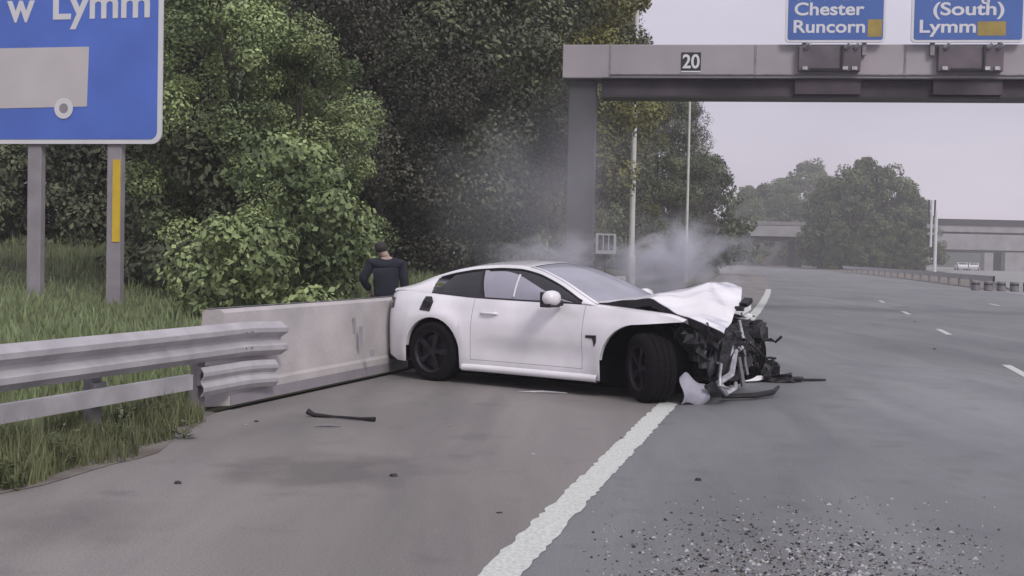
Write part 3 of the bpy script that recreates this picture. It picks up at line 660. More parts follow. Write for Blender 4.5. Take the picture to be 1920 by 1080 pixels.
# two far vehicles under the right bridge
def far_car(px, Y, lab, m_body, rz):
    p = at(px, 503, Y); t = empty('parked_car', (p.x, Y, 0), rz, label=lab, cat='car')
    prof_ = [(-2, .35), (-2.05, .8), (-1.7, .95), (-1.1, 1.42), (.3, 1.45), (1.0, 1.0), (1.9, .85), (2.05, .5), (2, .3)]
    n_ = len(prof_); m_ = MB(); m_.add([(x, -.85, z) for x, z in prof_] + [(x, .85, z) for x, z in prof_], [tuple(range(n_)), tuple(range(2 * n_ - 1, n_ - 1, -1))] + [(k, (k + 1) % n_, n_ + (k + 1) % n_, n_ + k) for k in range(n_)])
    m_.build('body', m_body, t, bevel=.06)
    m_ = MB(); m_.box((-.4, 0, 1.2), (1.6, 1.74, .34)); m_.box((-.35, 0, 1.2), (2.3, 1.4, .28)); m_.build('window', M['cglass'], t)
    for x in (-1.3, 1.3):
        for y in (-.8, .8): MB().lathe([(.001, -.1), (.3, -.1), (.33, -.05), (.33, .05), (.3, .1), (.001, .1)], 16, 'Y', (x, y, .33)).build('wheel', M['tyre'], t)
far_car(1802, 226, 'tiny white vehicle under the right bridge, left of the pair', M['swhite'], 1.4)
far_car(1826, 228, 'tiny pale vehicle under the right bridge, nearest the pier wall', M['swhite'], 1.2)

# ------------------------------------------------------------ crashed car (local: +x forward, +y its left, z up)
TH = R(35.5); CARP = Vector((-.38, 13.9, 0))
CARP = Vector((-.36, 13.98, 0))
car = empty('crashed_car', CARP, -TH, label='white two-door coupe with crushed front end standing across the edge line', cat='car')
def lerp_tab(tab, x):
    if x <= tab[0][0]: return tab[0][1]
    for (a, b), (c, d) in zip(tab, tab[1:]):
        if x <= c:
            k = (x - a) / (c - a); return b + (d - b) * k
    return tab[-1][1]
def smooth_tab(tab, x, w=.06):
    return sum(lerp_tab(tab, x + d * w) * g_ for d, g_ in ((-2, .1), (-1, .2), (0, .4), (1, .2), (2, .1)))
Wt = [(-.86, .60), (-.83, .70), (-.76, .79), (-.62, .86), (-.4, .905), (0, .93), (.42, .905), (.9, .885), (1.8, .885), (2.3, .90), (2.8, .935), (3.2, .90), (3.4, .82)]
Zb = [(-.86, .93), (-.7, 1.0), (-.4, 1.01), (-.05, .985), (.5, .955), (1.2, .945), (1.95, .945), (2.2, .93), (2.6, .905), (3.0, .875), (3.25, .85)]
Pf = [(.1, .93), (.18, .965), (.28, .985), (.42, .99), (.52, 1.0), (.64, 1.0), (.70, .995), (.76, .985), (.80, .968), (.86, .955), (.93, .93), (1.02, .86)]
def W_(x): return smooth_tab(Wt, x, .05)
def zb(x): return smooth_tab(Zb, x, .08)
def hw(x, z):
    y = W_(x) * smooth_tab(Pf, z, .02)
    for xc in (0, 2.66):   # flares round the arches
        d = math.hypot(x - xc, z - .335); y += .022 * math.exp(-((d - .45) / .09) ** 2)
    if .6 < x < 2.2 and .25 < z < .55: y -= .018 * math.sin(math.pi * (z - .25) / .30) * min(1, (x - .6) / .3, (2.2 - x) / .3)
    return y
AR = ((0.0, .335, .39), (2.66, .335, .44))
def zlow(x):
    z = .20 if x < -.35 else .17
    if x < -.6: z = .22 + (-.6 - x) * .3
    for xc, zc, r in AR:
        if abs(x - xc) < r: z = max(z, zc + math.sqrt(max(0, r * r - (x - xc) ** 2)))
    return z
def xs(a, b, ds=.045):
    n_ = max(2, int((b - a) / ds) + 1); X = [a + (b - a) * i / (n_ - 1) for i in range(n_)]
    for xc, zc, r in AR:
        for e_ in (-r, r):
            for k in (-.03, -.012, -.003, .003, .012, .03):
                if a < xc + e_ + k < b: X.append(xc + e_ + k)
    return sorted(X)
def side_panel(name, xa, xb, sgn, ztop=None, mt=None, zb_off=0, lowf=None, nv=16, push=0):
    zt_ = ztop or zb; lf = lowf or zlow; mb = MB()
    def fn(x, v):
        z0 = lf(x); z = z0 + (zt_(x) - z0) * v; return Vector((x, sgn * (hw(x, z) + push), z))
    mb.grid(fn, xs(xa, xb), [i / (nv - 1) for i in range(nv)])
    # return flange at the arch
    ax = [x for x in xs(xa, xb) if any(abs(x - c) <= r for c, _, r in AR)]
    if len(ax) > 2:
        mb.grid(lambda x, v: Vector((x, sgn * (hw(x, lf(x)) + push - .05 * v), lf(x) + .001)), ax, [0, 1])
    return mb.build(name, mt or M['car'], car, smooth=True)
car.scale = (.975,) * 3
# rail (side of the roof): x -> (half width, z)
Ry = [(-.72, .70), (-.4, .625), (0, .60), (.5, .585), (1.0, .585), (1.35, .61), (1.65, .66), (1.95, .73), (2.1, .77)]
Rz = [(-.72, 1.025), (-.5, 1.075), (-.2, 1.185), (.1, 1.265), (.4, 1.315), (.75, 1.34), (1.05, 1.335), (1.3, 1.285), (1.6, 1.175), (1.9, 1.035), (2.1, .945)]
def ry(x): return smooth_tab(Ry, x, .05)
def rz(x): return smooth_tab(Rz, x, .05)
def gh(x, u, sgn, push=0):   # greenhouse side
    y0, z0 = hw(x, zb(x)) - .012, zb(x); y1, z1 = ry(x), max(rz(x), z0 + .004)
    y = y0 + (y1 - y0) * u + .03 * math.sin(math.pi * u); z = z0 + (z1 - z0) * u
    return Vector((x, sgn * (y + push), z))
def top(x, w_):              # roof, windscreen, rear window
    cr = lerp_tab([(-.72, .03), (0, .055), (1.2, .05), (2.1, .05)], x)
    fx = .14 * (1 - w_ * w_) * max(0, min(1, (x - .9) / .9)) - .08 * (1 - w_ * w_) * max(0, min(1, (.1 - x) / .6))
    return Vector((x + fx, w_ * ry(x), max(rz(x), zb(x)) + cr * (1 - w_ ** 2)))
def lin(a, b, n_): return [a + (b - a) * i / (n_ - 1) for i in range(n_)]
for sgn in (-1, 1):
    side_panel('rear_quarter_panel', -.835, .539, sgn)
    side_panel('door', .543, 1.988, sgn, lowf=lambda x: .282)
    side_panel('front_wing', 1.992, 3.16, sgn, lowf=lambda x: zlow(x) if x < 2.66 else .775 + max(0, x - 2.66) * .10, ztop=lambda x: zb(x) - (.035 * max(0, (x - 2.95) / .2) ** 1.5 if x > 2.95 else 0))
    side_panel('sill', .41, 2.21, sgn, ztop=lambda x: .28, lowf=lambda x: .17, nv=5, push=.012)
    # blade of the side skirt
    mb = MB(); mb.grid(lambda x, v: Vector((x, sgn * (hw(x, .2) + [.012, .04, .045, .0][v]), [.235, .215, .165, .15][v])), lin(.45, 2.20, 30), [0, 1, 2, 3]); mb.build('side_skirt', M['car'], car, smooth=True)
    # inner wing edge (rolls over to the bonnet gap)
    mb = MB(); mb.grid(lambda x, v: Vector((x, sgn * (hw(x, zb(x)) * (1 - .13 * v)), zb(x) - (.035 * max(0, (x - 2.95) / .2) ** 1.5 if x > 2.95 else 0) + .022 * math.sin(v * 1.6) - .05 * max(0, v - .8) * 5)), lin(2.06, 3.15, 26), lin(0, 1, 6)); mb.build('wing_top', M['car'], car, smooth=True)
    # pillars and roof rail in body colour, side glass set in by the DLO
    us = [0, .07, .14] ; X = lin(-.72, 2.1, 72)
    def dlo(x): # window opening limits in u
        h_ = max(.0001, rz(x) - zb(x)); return min(.5, .012 / h_), max(.5, 1 - .045 / h_)
    x0w, x1w = -.10, 1.93
    mb = MB()
    mb.grid(lambda x, v: gh(x, [0, dlo(x)[0]][v], sgn), X, [0, 1]); mb.grid(lambda x, v: gh(x, dlo(x)[1] + (1 - dlo(x)[1]) * v, sgn), X, [0, .5, 1])
    mb.grid(lambda x, v: gh(x, dlo(x)[0] + (dlo(x)[1] - dlo(x)[0]) * v, sgn), lin(-.72, x0w, 14), lin(0, 1, 6))
    mb.grid(lambda x, v: gh(x, dlo(x)[0] + (dlo(x)[1] - dlo(x)[0]) * v, sgn), lin(x1w, 2.1, 6), lin(0, 1, 3))
    mb.build('roof_rail', M['car'], car, smooth=True)
    inn = lambda x, v, p=-.012: gh(x, dlo(x)[0] + (dlo(x)[1] - dlo(x)[0]) * v, sgn, p)
    # slanted split at the B pillar
    def xx(a, b, u, v, sa, sb): return (a - sa * v) * (1 - u) + (b - sb * v) * u
    mb = MB()
    def fq(u, v):
        x = xx(x0w, .60, u, v, 0, .12); x = max(x, x0w); vv = v; 
        return inn(x, vv * min(1, .0 + 2.4 * u) if u < .42 else vv)
    mb.grid(fq, lin(0, 1, 16), lin(0, 1, 8)); mb.build('quarter_window', M['cglass'], car, smooth=True)
    mb = MB(); mb.grid(lambda u, v: inn(xx(.60, .635, u, v, .12, .12), v, -.004), [0, 1], lin(0, 1, 8)); mb.build('pillar_trim', M['trim'], car)
    mb = MB(); mb.grid(lambda u, v: inn(xx(.635, x1w, u, v, .12, 0), v), lin(0, 1, 36), lin(0, 1, 10)); mb.build('door_window', M['cglass'], car, smooth=True)
    # rubber round the windows
    mb = MB(); mb.tube([inn(x, 0, -.004) for x in lin(x0w, x1w, 40)], .010, 6); mb.tube([inn(x, 1, -.004) for x in lin(x0w + .03, x1w, 40)], .011, 6); mb.build('window_seal', M['trim'], car)
    # burst curtain airbag filling the lower part of the door window, seen at the glass
    def arc(x): # upper limit of the light area
        if x < .7: return 1.0
        return max(.0, min(.94, 1.0 - .32 * ((x - .7) / .55) ** 2)) if x < 1.25 else max(0.02, .68 - (x - 1.25) * 1.05)
    mb = MB(); mb.grid(lambda u, v: inn(xx(.655, 1.84, u, v * arc(.655 + 1.185 * u), .12, 0), .03 + .94 * v * arc(.655 + 1.185 * u), -.004 + .008 * math.sin(math.pi * v)), lin(0, 1, 36), lin(0, 1, 10)); mb.build('airbag', M['fog'], car, smooth=True)
    mb = MB(); mb.tube([inn(1.04, v, .004) for v in lin(.1, .84, 8)], .012, 6); mb.build('airbag_seam', M['swhite'], car)
    # handle
    mb = MB(); mb.tube([(.66, sgn * (hw(.66, .80) + .004), .80), (.70, sgn * (hw(.7, .8) + .03), .803), (.84, sgn * (hw(.84, .8) + .03), .803), (.88, sgn * (hw(.88, .8) + .004), .80)], .014, 8); mb.build('door_handle', M['car'], car, smooth=True)
    # wing vent: dark hooked slot
    mb = MB(); yv = lambda x, z: sgn * (hw(x, z) + .004)
    Pv = [(2.04, .635), (2.17, .64), (2.175, .57), (2.15, .52), (2.135, .58), (2.12, .605), (2.04, .61)]
    mb.add([(x, yv(x, z), z) for x, z in Pv], [tuple(range(len(Pv)))]); mb.build('wing_vent', M['trim'], car, solid=.006)
    # tail lamp wrapping round the corner
    mb = MB(); mb.grid(lambda x, z: Vector((x, sgn * (hw(x, z) + .005), z)), lin(-.83, -.66, 8), lin(.80, .925, 5)); mb.build('tail_lamp', M['tail'], car, smooth=True)
    # mirror
    mc = Vector((1.68, sgn * 1.0, 1.005)); ml = MB()
    ml.lathe([(.001, -.11), (.05, -.105), (.078, -.07), (.085, 0), (.078, .06), (.055, .10), (.001, .11)], 14, 'Y', mc); o_ = ml.build('mirror', M['car'], car, smooth=True)
    mb = MB(); mb.box(mc + Vector((-.075, 0, -.0)), (.03, .19, .13)); mb.tube([(1.72, sgn * .86, .955), mc + Vector((0, 0, -.06))], [.035, .03], 8); mb.box(mc + Vector((-.02, 0, -.075)), (.13, .2, .04)); mb.build('mirror_base', M['trim'], o_, bevel=.01)
# fuel flap, open, on the right side
mb = MB(); Pq = [(-.19, .80), (-.03, .79), (-.015, .90), (-.06, .955), (-.15, .955), (-.17, .90)]
mb.add([(x, -(hw(x, z) + .006), z) for x, z in Pq], [tuple(range(6))]); ff = mb.build('fuel_filler_opening', M['trim'], car, solid=.008)
mb = MB(); mb.lathe([(.001, 0), (.045, 0), (.045, -.02), (.001, -.02)], 12, 'Y', (-.10, -(hw(-.1, .87) + .012), .87)); mb.build('filler_cap', M['blackplastic'], ff)
# roof, glass
mb = MB(); mb.grid(lambda x, w_: top(x, w_), lin(.18, 1.14, 22), lin(-1, 1, 17)); mb.build('roof', M['car'], car, smooth=True)
mb = MB(); mb.grid(lambda x, w_: top(x, w_ * .97), lin(1.16, 2.07, 22), lin(-1, 1, 17)); mb.build('windscreen', M['shatter'], car, smooth=True)
for w0 in (-1, 1):
    mb = MB(); mb.grid(lambda x, v: top(x, w0 * (.955 + .05 * v)) + Vector((0, 0, .006)), lin(1.12, 2.1, 22), [0, 1]); mb.build('windscreen_pillar', M['car'], car, smooth=True)
mb = MB(); mb.grid(lambda x, w_: top(x, w_ * .95), lin(-.60, .16, 18), lin(-1, 1, 17)); mb.build('rear_window', M['cglass'], car, smooth=True)
mb = MB()
for w0 in (-1, 1): mb.grid(lambda x, v: top(x, w0 * (.93 + .07 * v)) + Vector((0, 0, .004)), lin(-.72, .2, 20), [0, 1])
mb.build('rear_pillar', M['car'], car, smooth=True)
# boot lid and tail
mb = MB(); mb.grid(lambda x, w_: Vector((x - .05 * (1 - w_ * w_), w_ * hw(x, zb(x)), zb(x) + .05 * (1 - w_ * w_))), lin(-.85, -.60, 8), lin(-1, 1, 19)); mb.build('boot_lid', M['car'], car, smooth=True)
mb = MB()
def tail(z, w_): y = w_ * hw(-.835, z); return Vector((-.835 - .09 * (1 - w_ ** 4) - .05 * math.sin(math.pi * (z - .2) / .8) * (1 - w_ ** 6), y, z))
mb.grid(tail, lin(.27, .955, 12), lin(-1, 1, 21)); mb.build('rear_bumper', M['car'], car, smooth=True)
mb = MB(); mb.box((-.5, 0, .26), (.6, 1.5, .14)); mb.build('rear_diffuser', M['trim'], car, bevel=.03)
mb = MB()
for y in (-.62, -.5, .5, .62): mb.lathe([(.035, -.12), (.042, -.12), (.042, .06), (.035, .06)], 12, 'Y', (0, 0, 0))
# dark inner shell / floor / cabin; low black boxes paint in the shadow underneath
mb = MB(); mb.box((1.3, 0, .19), (3.6, 1.46, .18)); mb.box((1.3, 0, .25), (1.75, 1.66, .24)); mb.box((-.42, 0, .55), (.5, 1.3, .5)); mb.box((0, 0, .6), (.9, 1.14, .6)); mb.box((2.5, 0, .52), (1.1, 1.1, .5)); mb.build('underbody_shadow', M['black'], car)
mb = MB()
for y in (-.38, .38):
    mb.box((.95, y, .62), (.5, .5, .22)); mb.box((.72, y, .93), (.16, .48, .6), Matrix.Rotation(R(-12), 3, 'Y')); mb.box((.68, y, 1.2), (.1, .26, .16))
mb.build('seat', M['trim'], car, bevel=.04)
mb = MB(); mb.box((1.75, 0, .82), (.4, 1.4, .26)); mb.build('dashboard', M['trim'], car, bevel=.05)
# wheels
def wheel(x, y, steer, camber=0, zc=.335, r=.338, wd=.27):
    t = empty('wheel', (x, y, zc), 0); t.parent = car; t.rotation_euler = (camber, 0, steer)
    # as the part: tyre mesh carries the rim
    h_ = wd / 2
    ty = MB().lathe([(.235, -h_), (.30, -h_ - .004), (r - .02, -h_ + .01), (r, -h_ + .035), (r, -.07), (r - .008, -.068), (r - .008, -.058), (r, -.056), (r, -.012), (r - .008, -.01), (r - .008, .01), (r, .012), (r, .056), (r - .008, .058), (r - .008, .068), (r, .07), (r, h_ - .035), (r - .02, h_ - .01), (.30, h_ + .004), (.235, h_)], 44, 'Y').build('tyre', M['tyre'], t, smooth=False)
    rm = MB(); rm.lathe([(.24, -h_), (.225, -h_ + .01), (.215, -h_ + .03), (.215, h_ - .03), (.24, h_)], 32, 'Y')
    rm.lathe([(.001, -h_ + .03), (.05, -h_ + .028), (.055, -h_ + .06)], 16, 'Y')
    for k in range(5):
        for dd in (-.09, .09):
            a = 2 * math.pi * k / 5 + dd; q = Matrix.Rotation(a, 3, 'Y'); 
            rm.box(q @ Vector((.135, -h_ + .04, 0)), (.18, .03, .028), q)
    rm.lathe([(.001, -h_ + .09), (.19, -h_ + .09)], 24, 'Y', mi=0)
    rm.build('rim', M['rim'], t)
    return t
wheel(0, -.795, 0); wheel(0, .795, math.pi)
wheel(2.77, -.81, R(-38), R(2), .348, .35, .30); wheel(2.92, .87, R(-14) + math.pi, R(-4), .43)
# wheel house liners
for xc, sgn, r in ((0, -1, .40), (2.66, -1, .45), (0, 1, .40), (2.66, 1, .45)):
    mb = MB(); mb.grid(lambda a, v: Vector((xc + r * math.cos(a), sgn * (.55 + .33 * v), .335 + r * math.sin(a))), lin(R(-15), R(195 if xc < 1 else 205), 26), [0, 1])
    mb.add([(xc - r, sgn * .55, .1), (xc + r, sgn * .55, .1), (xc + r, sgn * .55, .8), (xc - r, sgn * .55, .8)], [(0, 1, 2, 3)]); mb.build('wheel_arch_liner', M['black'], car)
# bonnet, buckled: rows run back to front, columns from the right edge to the left edge
Hp = [  # (x, z) per column at 6 stations; columns y = -.74, -.4, 0, .4, .74
 [(2.06, .965), (2.10, .995), (2.14, 1.01), (2.12, 1.0), (2.06, .97)],
 [(2.40, 1.01), (2.42, 1.035), (2.44, 1.05), (2.36, 1.06), (2.30, 1.03)],
 [(2.70, 1.035), (2.72, 1.08), (2.66, 1.11), (2.58, 1.13), (2.48, 1.10)],
 [(2.92, .95), (2.95, 1.01), (2.90, 1.13), (2.80, 1.18), (2.68, 1.18)],
 [(3.18, .84), (3.15, .92), (3.06, 1.05), (2.95, 1.15), (2.80, 1.20)],
 [(3.52, .74), (3.42, .80), (3.30, .90), (3.18, 1.03), (3.02, 1.14)],
]
Hy = [-.74, -.4, 0, .4, .74]
def cat1(p, k, f):
    n_ = len(p); g_ = lambda i: p[max(0, min(n_ - 1, i))]
    a, b, c_, d = g_(k - 1), g_(k), g_(k + 1), g_(k + 2)
    return b + .5 * f * (c_ - a + f * (2 * a - 5 * b + 4 * c_ - d + f * (3 * (b - c_) + d - a)))
def hood(u, v):
    i, fu = min(int(u * 5), 4), 0; fu = u * 5 - i; j = min(int(v * 4), 3); fv = v * 4 - j
    row = []
    for k in range(6): row.append(Vector((cat1([q[0] for q in Hp[k]], j, fv), cat1(Hy, j, fv), cat1([q[1] for q in Hp[k]], j, fv))))
    P = Vector([cat1([q[a] for q in row], i, fu) for a in range(3)])
    tri = lambda a: (abs((a % 1.0) - .5) * 4 - 1) * (1 - .75 * max(0, u - .7) / .3 * v)
    P.z += .020 * tri(u * 2.3 + v * .9) * u + .014 * tri(v * 2.6 - u * 1.7 + .3) * u + .006 * tri(u * 5.1 - v * 3.3)
    P.x += .012 * tri(v * 3.1 + u * 2.0) * u
    if v < .01 or v > .99: P.z -= .0
    return P
mb = MB(); mb.grid(hood, lin(0, 1, 70), lin(0, 1, 54)); hd = mb.build('bonnet', M['car'], car, smooth=False, solid=.008)
mb = MB(); mb.grid(lambda u, v: hood(.04 + .92 * u, .02 + .96 * v) - Vector((0, 0, .022)), lin(0, 1, 30), lin(0, 1, 24)); mb.build('bonnet_frame', M['carin'], hd, smooth=True)
mb = MB(); mb.grid(lambda u, v: hood(u, 0) + Vector((.0, .01 * v, [-.004, -.085][v])), lin(.02, .97, 36), [0, 1]); mb.build('bonnet_edge', M['blackplastic'], hd)
# engine bay: dark crumpled mass
def lump(name, c, size, seed, m, n_=14, amp=.18, parent=car, keep=None):
    g_ = np.random.default_rng(seed); K = g_.normal(size=(7, 3)) * 5; ph = g_.uniform(0, 6, 7); mb = MB()
    def fn(a, b):
        d = Vector((math.cos(a) * math.cos(b), math.sin(a) * math.cos(b), math.sin(b)))
        s_ = 1 + amp * sum(math.sin(K[k] @ np.array(d) + ph[k]) for k in range(7)) / 2.2
        q = Vector([math.copysign(abs(t) ** .6, t) for t in d]) * s_
        return Vector((c[0] + q.x * size[0] / 2, c[1] + q.y * size[1] / 2, c[2] + q.z * size[2] / 2))
    mb.grid(fn, lin(0, 2 * math.pi, n_ * 2), lin(-math.pi / 2, math.pi / 2, n_)); return mb.build(name, m, parent)
lump('engine', (2.75, .05, .62), (.9, .95, .46), 3, M['engine'], 18, .12)
lump('engine_block', (3.08, -.18, .50), (.42, .85, .52), 4, M['engine'], 16, .16)
lump('radiator', (3.22, .0, .50), (.22, .9, .50), 5, M['engine'], 16, .2)
lump('crushed_headlamp', (3.16, -.58, .66), (.36, .34, .24), 8, M['blackplastic'], 12, .25)
lump('crushed_headlamp', (3.10, .66, .66), (.4, .3, .3), 9, M['blackplastic'], 12, .25)
lump('air_box', (2.95, -.52, .60), (.35, .3, .3), 10, M['blackplastic'], 10, .15)
g2 = random.Random(21)
# torn black plastic sheets
for i in range(26):
    c_ = Vector((g2.uniform(2.95, 3.42), g2.uniform(-.72, .5), g2.uniform(.16, .80))); mb = MB()
    q = Matrix.Rotation(g2.uniform(0, 6.28), 3, 'Z') @ Matrix.Rotation(g2.uniform(-1, 1), 3, 'X'); a_, b_, f_ = g2.uniform(.08, .24), g2.uniform(.05, .16), g2.uniform(2, 6)
    mb.grid(lambda u, v: c_ + q @ Vector(((u - .5) * a_, .035 * math.sin(u * f_ + v * 3), (v - .5) * b_ * (1 - .5 * u))), lin(0, 1, 8), lin(0, 1, 6)); mb.build('torn_panel', M[g2.choice(['blackplastic', 'blackplastic', 'engine', 'carin'])], car, solid=.008)
# hoses
for i in range(16):
    p = Vector((g2.uniform(2.9, 3.35), g2.uniform(-.6, .6), g2.uniform(.4, .85))); pts = [p]
    for k in range(5): p = p + Vector((g2.uniform(-.05, .12), g2.uniform(-.13, .13), g2.uniform(-.14, .07))); p.z = max(.06, p.z); pts.append(p)
    MB().tube(pts, g2.uniform(.008, .02), 7).build('hose', M['blackplastic' if i % 3 else 'alu'], car, smooth=True)
# bright torn metal: bumper beam, brackets, struts (car coordinates)
def bar3(name, pts, r, m='alu', n_=6): return MB().tube(pts, r, n_).build(name, M[m], car)
bar3('bumper_beam', [(3.42, -.62, .22), (3.46, -.40, .30), (3.40, -.22, .43), (3.38, -.12, .52)], [.03, .035, .03, .02])
bar3('bracket', [(3.44, -.62, .22), (3.46, -.50, .12), (3.46, -.30, .15), (3.40, -.16, .19)], [.03, .03, .025, .02])
bar3('strut', [(3.40, -.10, .45), (3.42, -.08, .30), (3.44, -.06, .15)], [.022, .026, .026], 'galvd')
bar3('strut', [(3.30, .10, .82), (3.33, .12, .66), (3.36, .14, .58)], [.02, .022, .02])
bar3('bracket', [(3.36, -.02, .52), (3.36, .12, .57), (3.36, .24, .58)], [.028, .03, .02])
bar3('strut', [(3.38, .06, .52), (3.40, .06, .36), (3.42, .08, .26)], [.02, .02, .018], 'galvd')
bar3('bracket', [(3.22, -.36, .71), (3.26, -.26, .72), (3.24, -.18, .75)], [.02, .03, .015])
bar3('bracket', [(3.36, -.30, .46), (3.36, -.22, .52), (3.34, -.14, .56)], [.03, .035, .02])
bar3('bonnet_catch', [(3.30, .16, .88), (3.34, .22, .93), (3.30, .32, .97), (3.26, .34, .92)], [.02, .035, .03, .02], 'swhite')
MB().box((3.30, .26, 1.0), (.09, .14, .05), Matrix.Rotation(.4, 3, 'X')).box((3.3, .10, .94), (.07, .08, .05)).build('catch_cover', M['blackplastic'], car)
for k in range(5):
    MB().tube([(3.05 + .03 * k, -.5 + .05 * k, .80), (3.2, -.3 + .1 * k, .84 - .03 * k), (3.34, -.1 + .12 * k, .70 - .05 * k), (3.40, .05 + .1 * k, .45)], .007, 5).build('wiring', M['trim'], car)
mb = MB(); mb.grid(lambda u, v: Vector((3.30 + .05 * math.sin(v * 9) + .06 * u, -.42 + .62 * v, .26 + .36 * u + .02 * math.sin(v * 14))), lin(0, 1, 10), lin(0, 1, 24)); mb.build('radiator_core', M['engine'], car, solid=.02)
mb = MB(); mb.grid(lambda u, v: Vector((3.0 + .30 * u, -.66 + .08 * math.sin(u * 6), .60 + .20 * v - .12 * u * u)), lin(0, 1, 10), lin(0, 1, 6)); mb.build('inner_wing', M['carin'], car, solid=.006)
# grey undertray piece standing by the near front wheel
mb = MB(); mb.grid(lambda u, v: Vector((3.14 + .16 * u + .03 * math.sin(v * 5), -.84 + .24 * u, .01 + v * (.30 - .16 * abs(u - .25)) + .02 * math.sin(u * 7))), lin(0, 1, 14), lin(0, 1, 10)); mb.build('undertray_piece', M['liner'], car, solid=.006)
# lower splitter dragging on the road
bar3('splitter', [(3.30, -.25, .05), (3.5, .1, .05), (3.55, .45, .06), (3.5, .7, .09)], [.02, .03, .03, .02], 'blackplastic')
# number-plate free tail: small exhausts
MB().lathe([(.036, -.08), (.042, -.08), (.042, .08), (.036, .08)], 12, 'Y', (-.80, -.5, .27)).build('exhaust_pipe', M['alu'], car)

# ------------------------------------------------------------ loose debris on the road
def piece(name, p, rz_, label, cat, builder, m, **kw):
    mb = MB(); builder(mb); o = mb.build(name, m, None, **kw); o.location = p; o.rotation_euler = (0, 0, rz_); return tag(o, label, cat)
p0, p1 = gnd(577, 781), gnd(703, 791); d = p1 - p0
mb = MB(); mb.tube([p0 - p0 + Vector((0, 0, .045)), d * .10 + Vector((0, 0, .018)), d * .4 + Vector((0, .01, .016)), d * .8 + Vector((0, 0, .018)), d + Vector((0, 0, .022))], [.028, .02, .010, .013, .02], 8)
o = mb.build('broken_trim_strip', M['blackplastic']); o.location = p0; tag(o, 'long thin black strip lying on the hard shoulder by the barrier', 'debris')
p0, p1 = gnd(588, 801), gnd(640, 801); mb = MB(); mb.tube([Vector((0, 0, .01)), (p1 - p0) * .5 + Vector((0, .01, .012)), p1 - p0 + Vector((0, 0, .008))], [.004, .012, .004], 6); o = mb.build('broken_trim_strip', M['galvd']); o.location = p0; tag(o, 'short faint grey strip just below the long black strip', 'debris')
bits = [(738, 893, .035, 'black scrap in the middle of the hard shoulder', 'blackplastic'), (335, 907, .03, 'small dark scrap near the grass verge', 'blackplastic'), (936, 962, .018, 'tiny black scrap left of the edge line near the bottom', 'blackplastic'),
        (1167, 822, .02, 'dark scrap touching the left side of the edge line', 'blackplastic'), (840, 797, .02, 'small dark scrap below the white car, on the shoulder', 'galvd'), (482, 791, .028, 'round black scrap by the foot of the barrier', 'blackplastic'),
        (459, 797, .03, 'grey-brown scrap beside the round black one near the rail end', 'galvd'), (1753, 655, .035, 'lone black scrap out on the carriageway at right', 'blackplastic'), (1000, 852, .018, 'tiny pale scrap on the shoulder between strip and edge line', 'liner'),
        (1310, 901, .03, 'dark scrap on the lane above the gravelly debris', 'blackplastic'), (1378, 925, .02, 'small scrap at the top of the gravelly debris', 'galvd')]
for i, (px, py, r, lab, m_) in enumerate(bits):
    g3 = random.Random(50 + i); mb = MB(); n_ = 7
    ring = [Vector((r * .6 * g3.uniform(.7, 1.9) * math.cos(6.28 * k / n_), r * .6 * g3.uniform(.6, 1.2) * math.sin(6.28 * k / n_), .002)) for k in range(n_)]
    mb.add(ring + [q * .75 + Vector((0, 0, r * g3.uniform(.2, .5))) for q in ring], [tuple(range(n_))[::-1], tuple(range(n_, 2 * n_))] + [(k, (k + 1) % n_, n_ + (k + 1) % n_, n_ + k) for k in range(n_)])
    o = mb.build('plastic_scrap', M[m_]); o.location = gnd(px, py); tag(o, lab, 'debris')
# pieces spread in front of the wreck
p0, p1 = gnd(1378, 719), gnd(1442, 716); d = p1 - p0; mb = MB()
mb.grid(lambda u, v: d * u + Vector((-.02 + .10 * v, .16 * v - .03 * math.sin(u * 3), .02 + .05 * math.sin(v * 3) + .07 * max(0, u - .7))), lin(0, 1, 12), lin(0, 1, 5)); o = mb.build('bumper_piece', M['car'], solid=.008); o.location = p0; tag(o, 'flat white bumper fragment lying in front of the wreck', 'debris')
p = gnd(1437, 716); g3 = random.Random(5)
t = empty('headlamp_wreck', p + Vector((0, .1, 0)), 0, label='upright broken black headlamp unit on the road right of the wreck', cat='debris')
def lump2(name, c, size, seed, m, par, amp=.2, n_=10): return lump(name, c, size, seed, m, n_, amp, par)
lump2('housing', (0, 0, .13), (.24, .2, .27), 31, M['blackplastic'], t, .3, 14)
MB().lathe([(.02, -.03), (.065, -.02), (.07, .02)], 14, 'Y', (-.02, -.11, .15)).build('reflector', M['engine'], t)
MB().tube([(-.08, 0, .20), (-.05, -.02, .27), (.06, 0, .275), (.13, .02, .265)], .014, 6).build('wire', M['blackplastic'], t)
MB().tube([(.04, 0, .24), (.10, 0, .16), (.20, 0, .05)], [.012, .02, .03], 6).build('bracket', M['galvd'], t)
p = gnd(1402, 708); mb = MB(); mb.grid(lambda u, v: Vector((u * .26, .05 * math.sin(v * 4), v * .26 * u)), lin(0, 1, 8), lin(0, 1, 6)); o = mb.build('lens_fragment', M['liner'], solid=.006); o.location = p + Vector((-.05, .5, .0)); tag(o, 'pale clear lens fragment between wreck and headlamp unit', 'debris')
p = gnd(1462, 716); lump_o = lump('black_debris_pile', (0, 0, .045), (.34, .2, .10), 41, M['blackplastic'], 12, .3, None); lump_o.location = p; tag(lump_o, 'low black heap of broken plastic right of the headlamp unit', 'debris')
p = gnd(1492, 716); lump_o = lump('duct_piece', (0, 0, .03), (.17, .1, .07), 42, M['trim'], 10, .15, None); lump_o.location = p; tag(lump_o, 'oval black duct piece between the heap and the thin rod', 'debris')
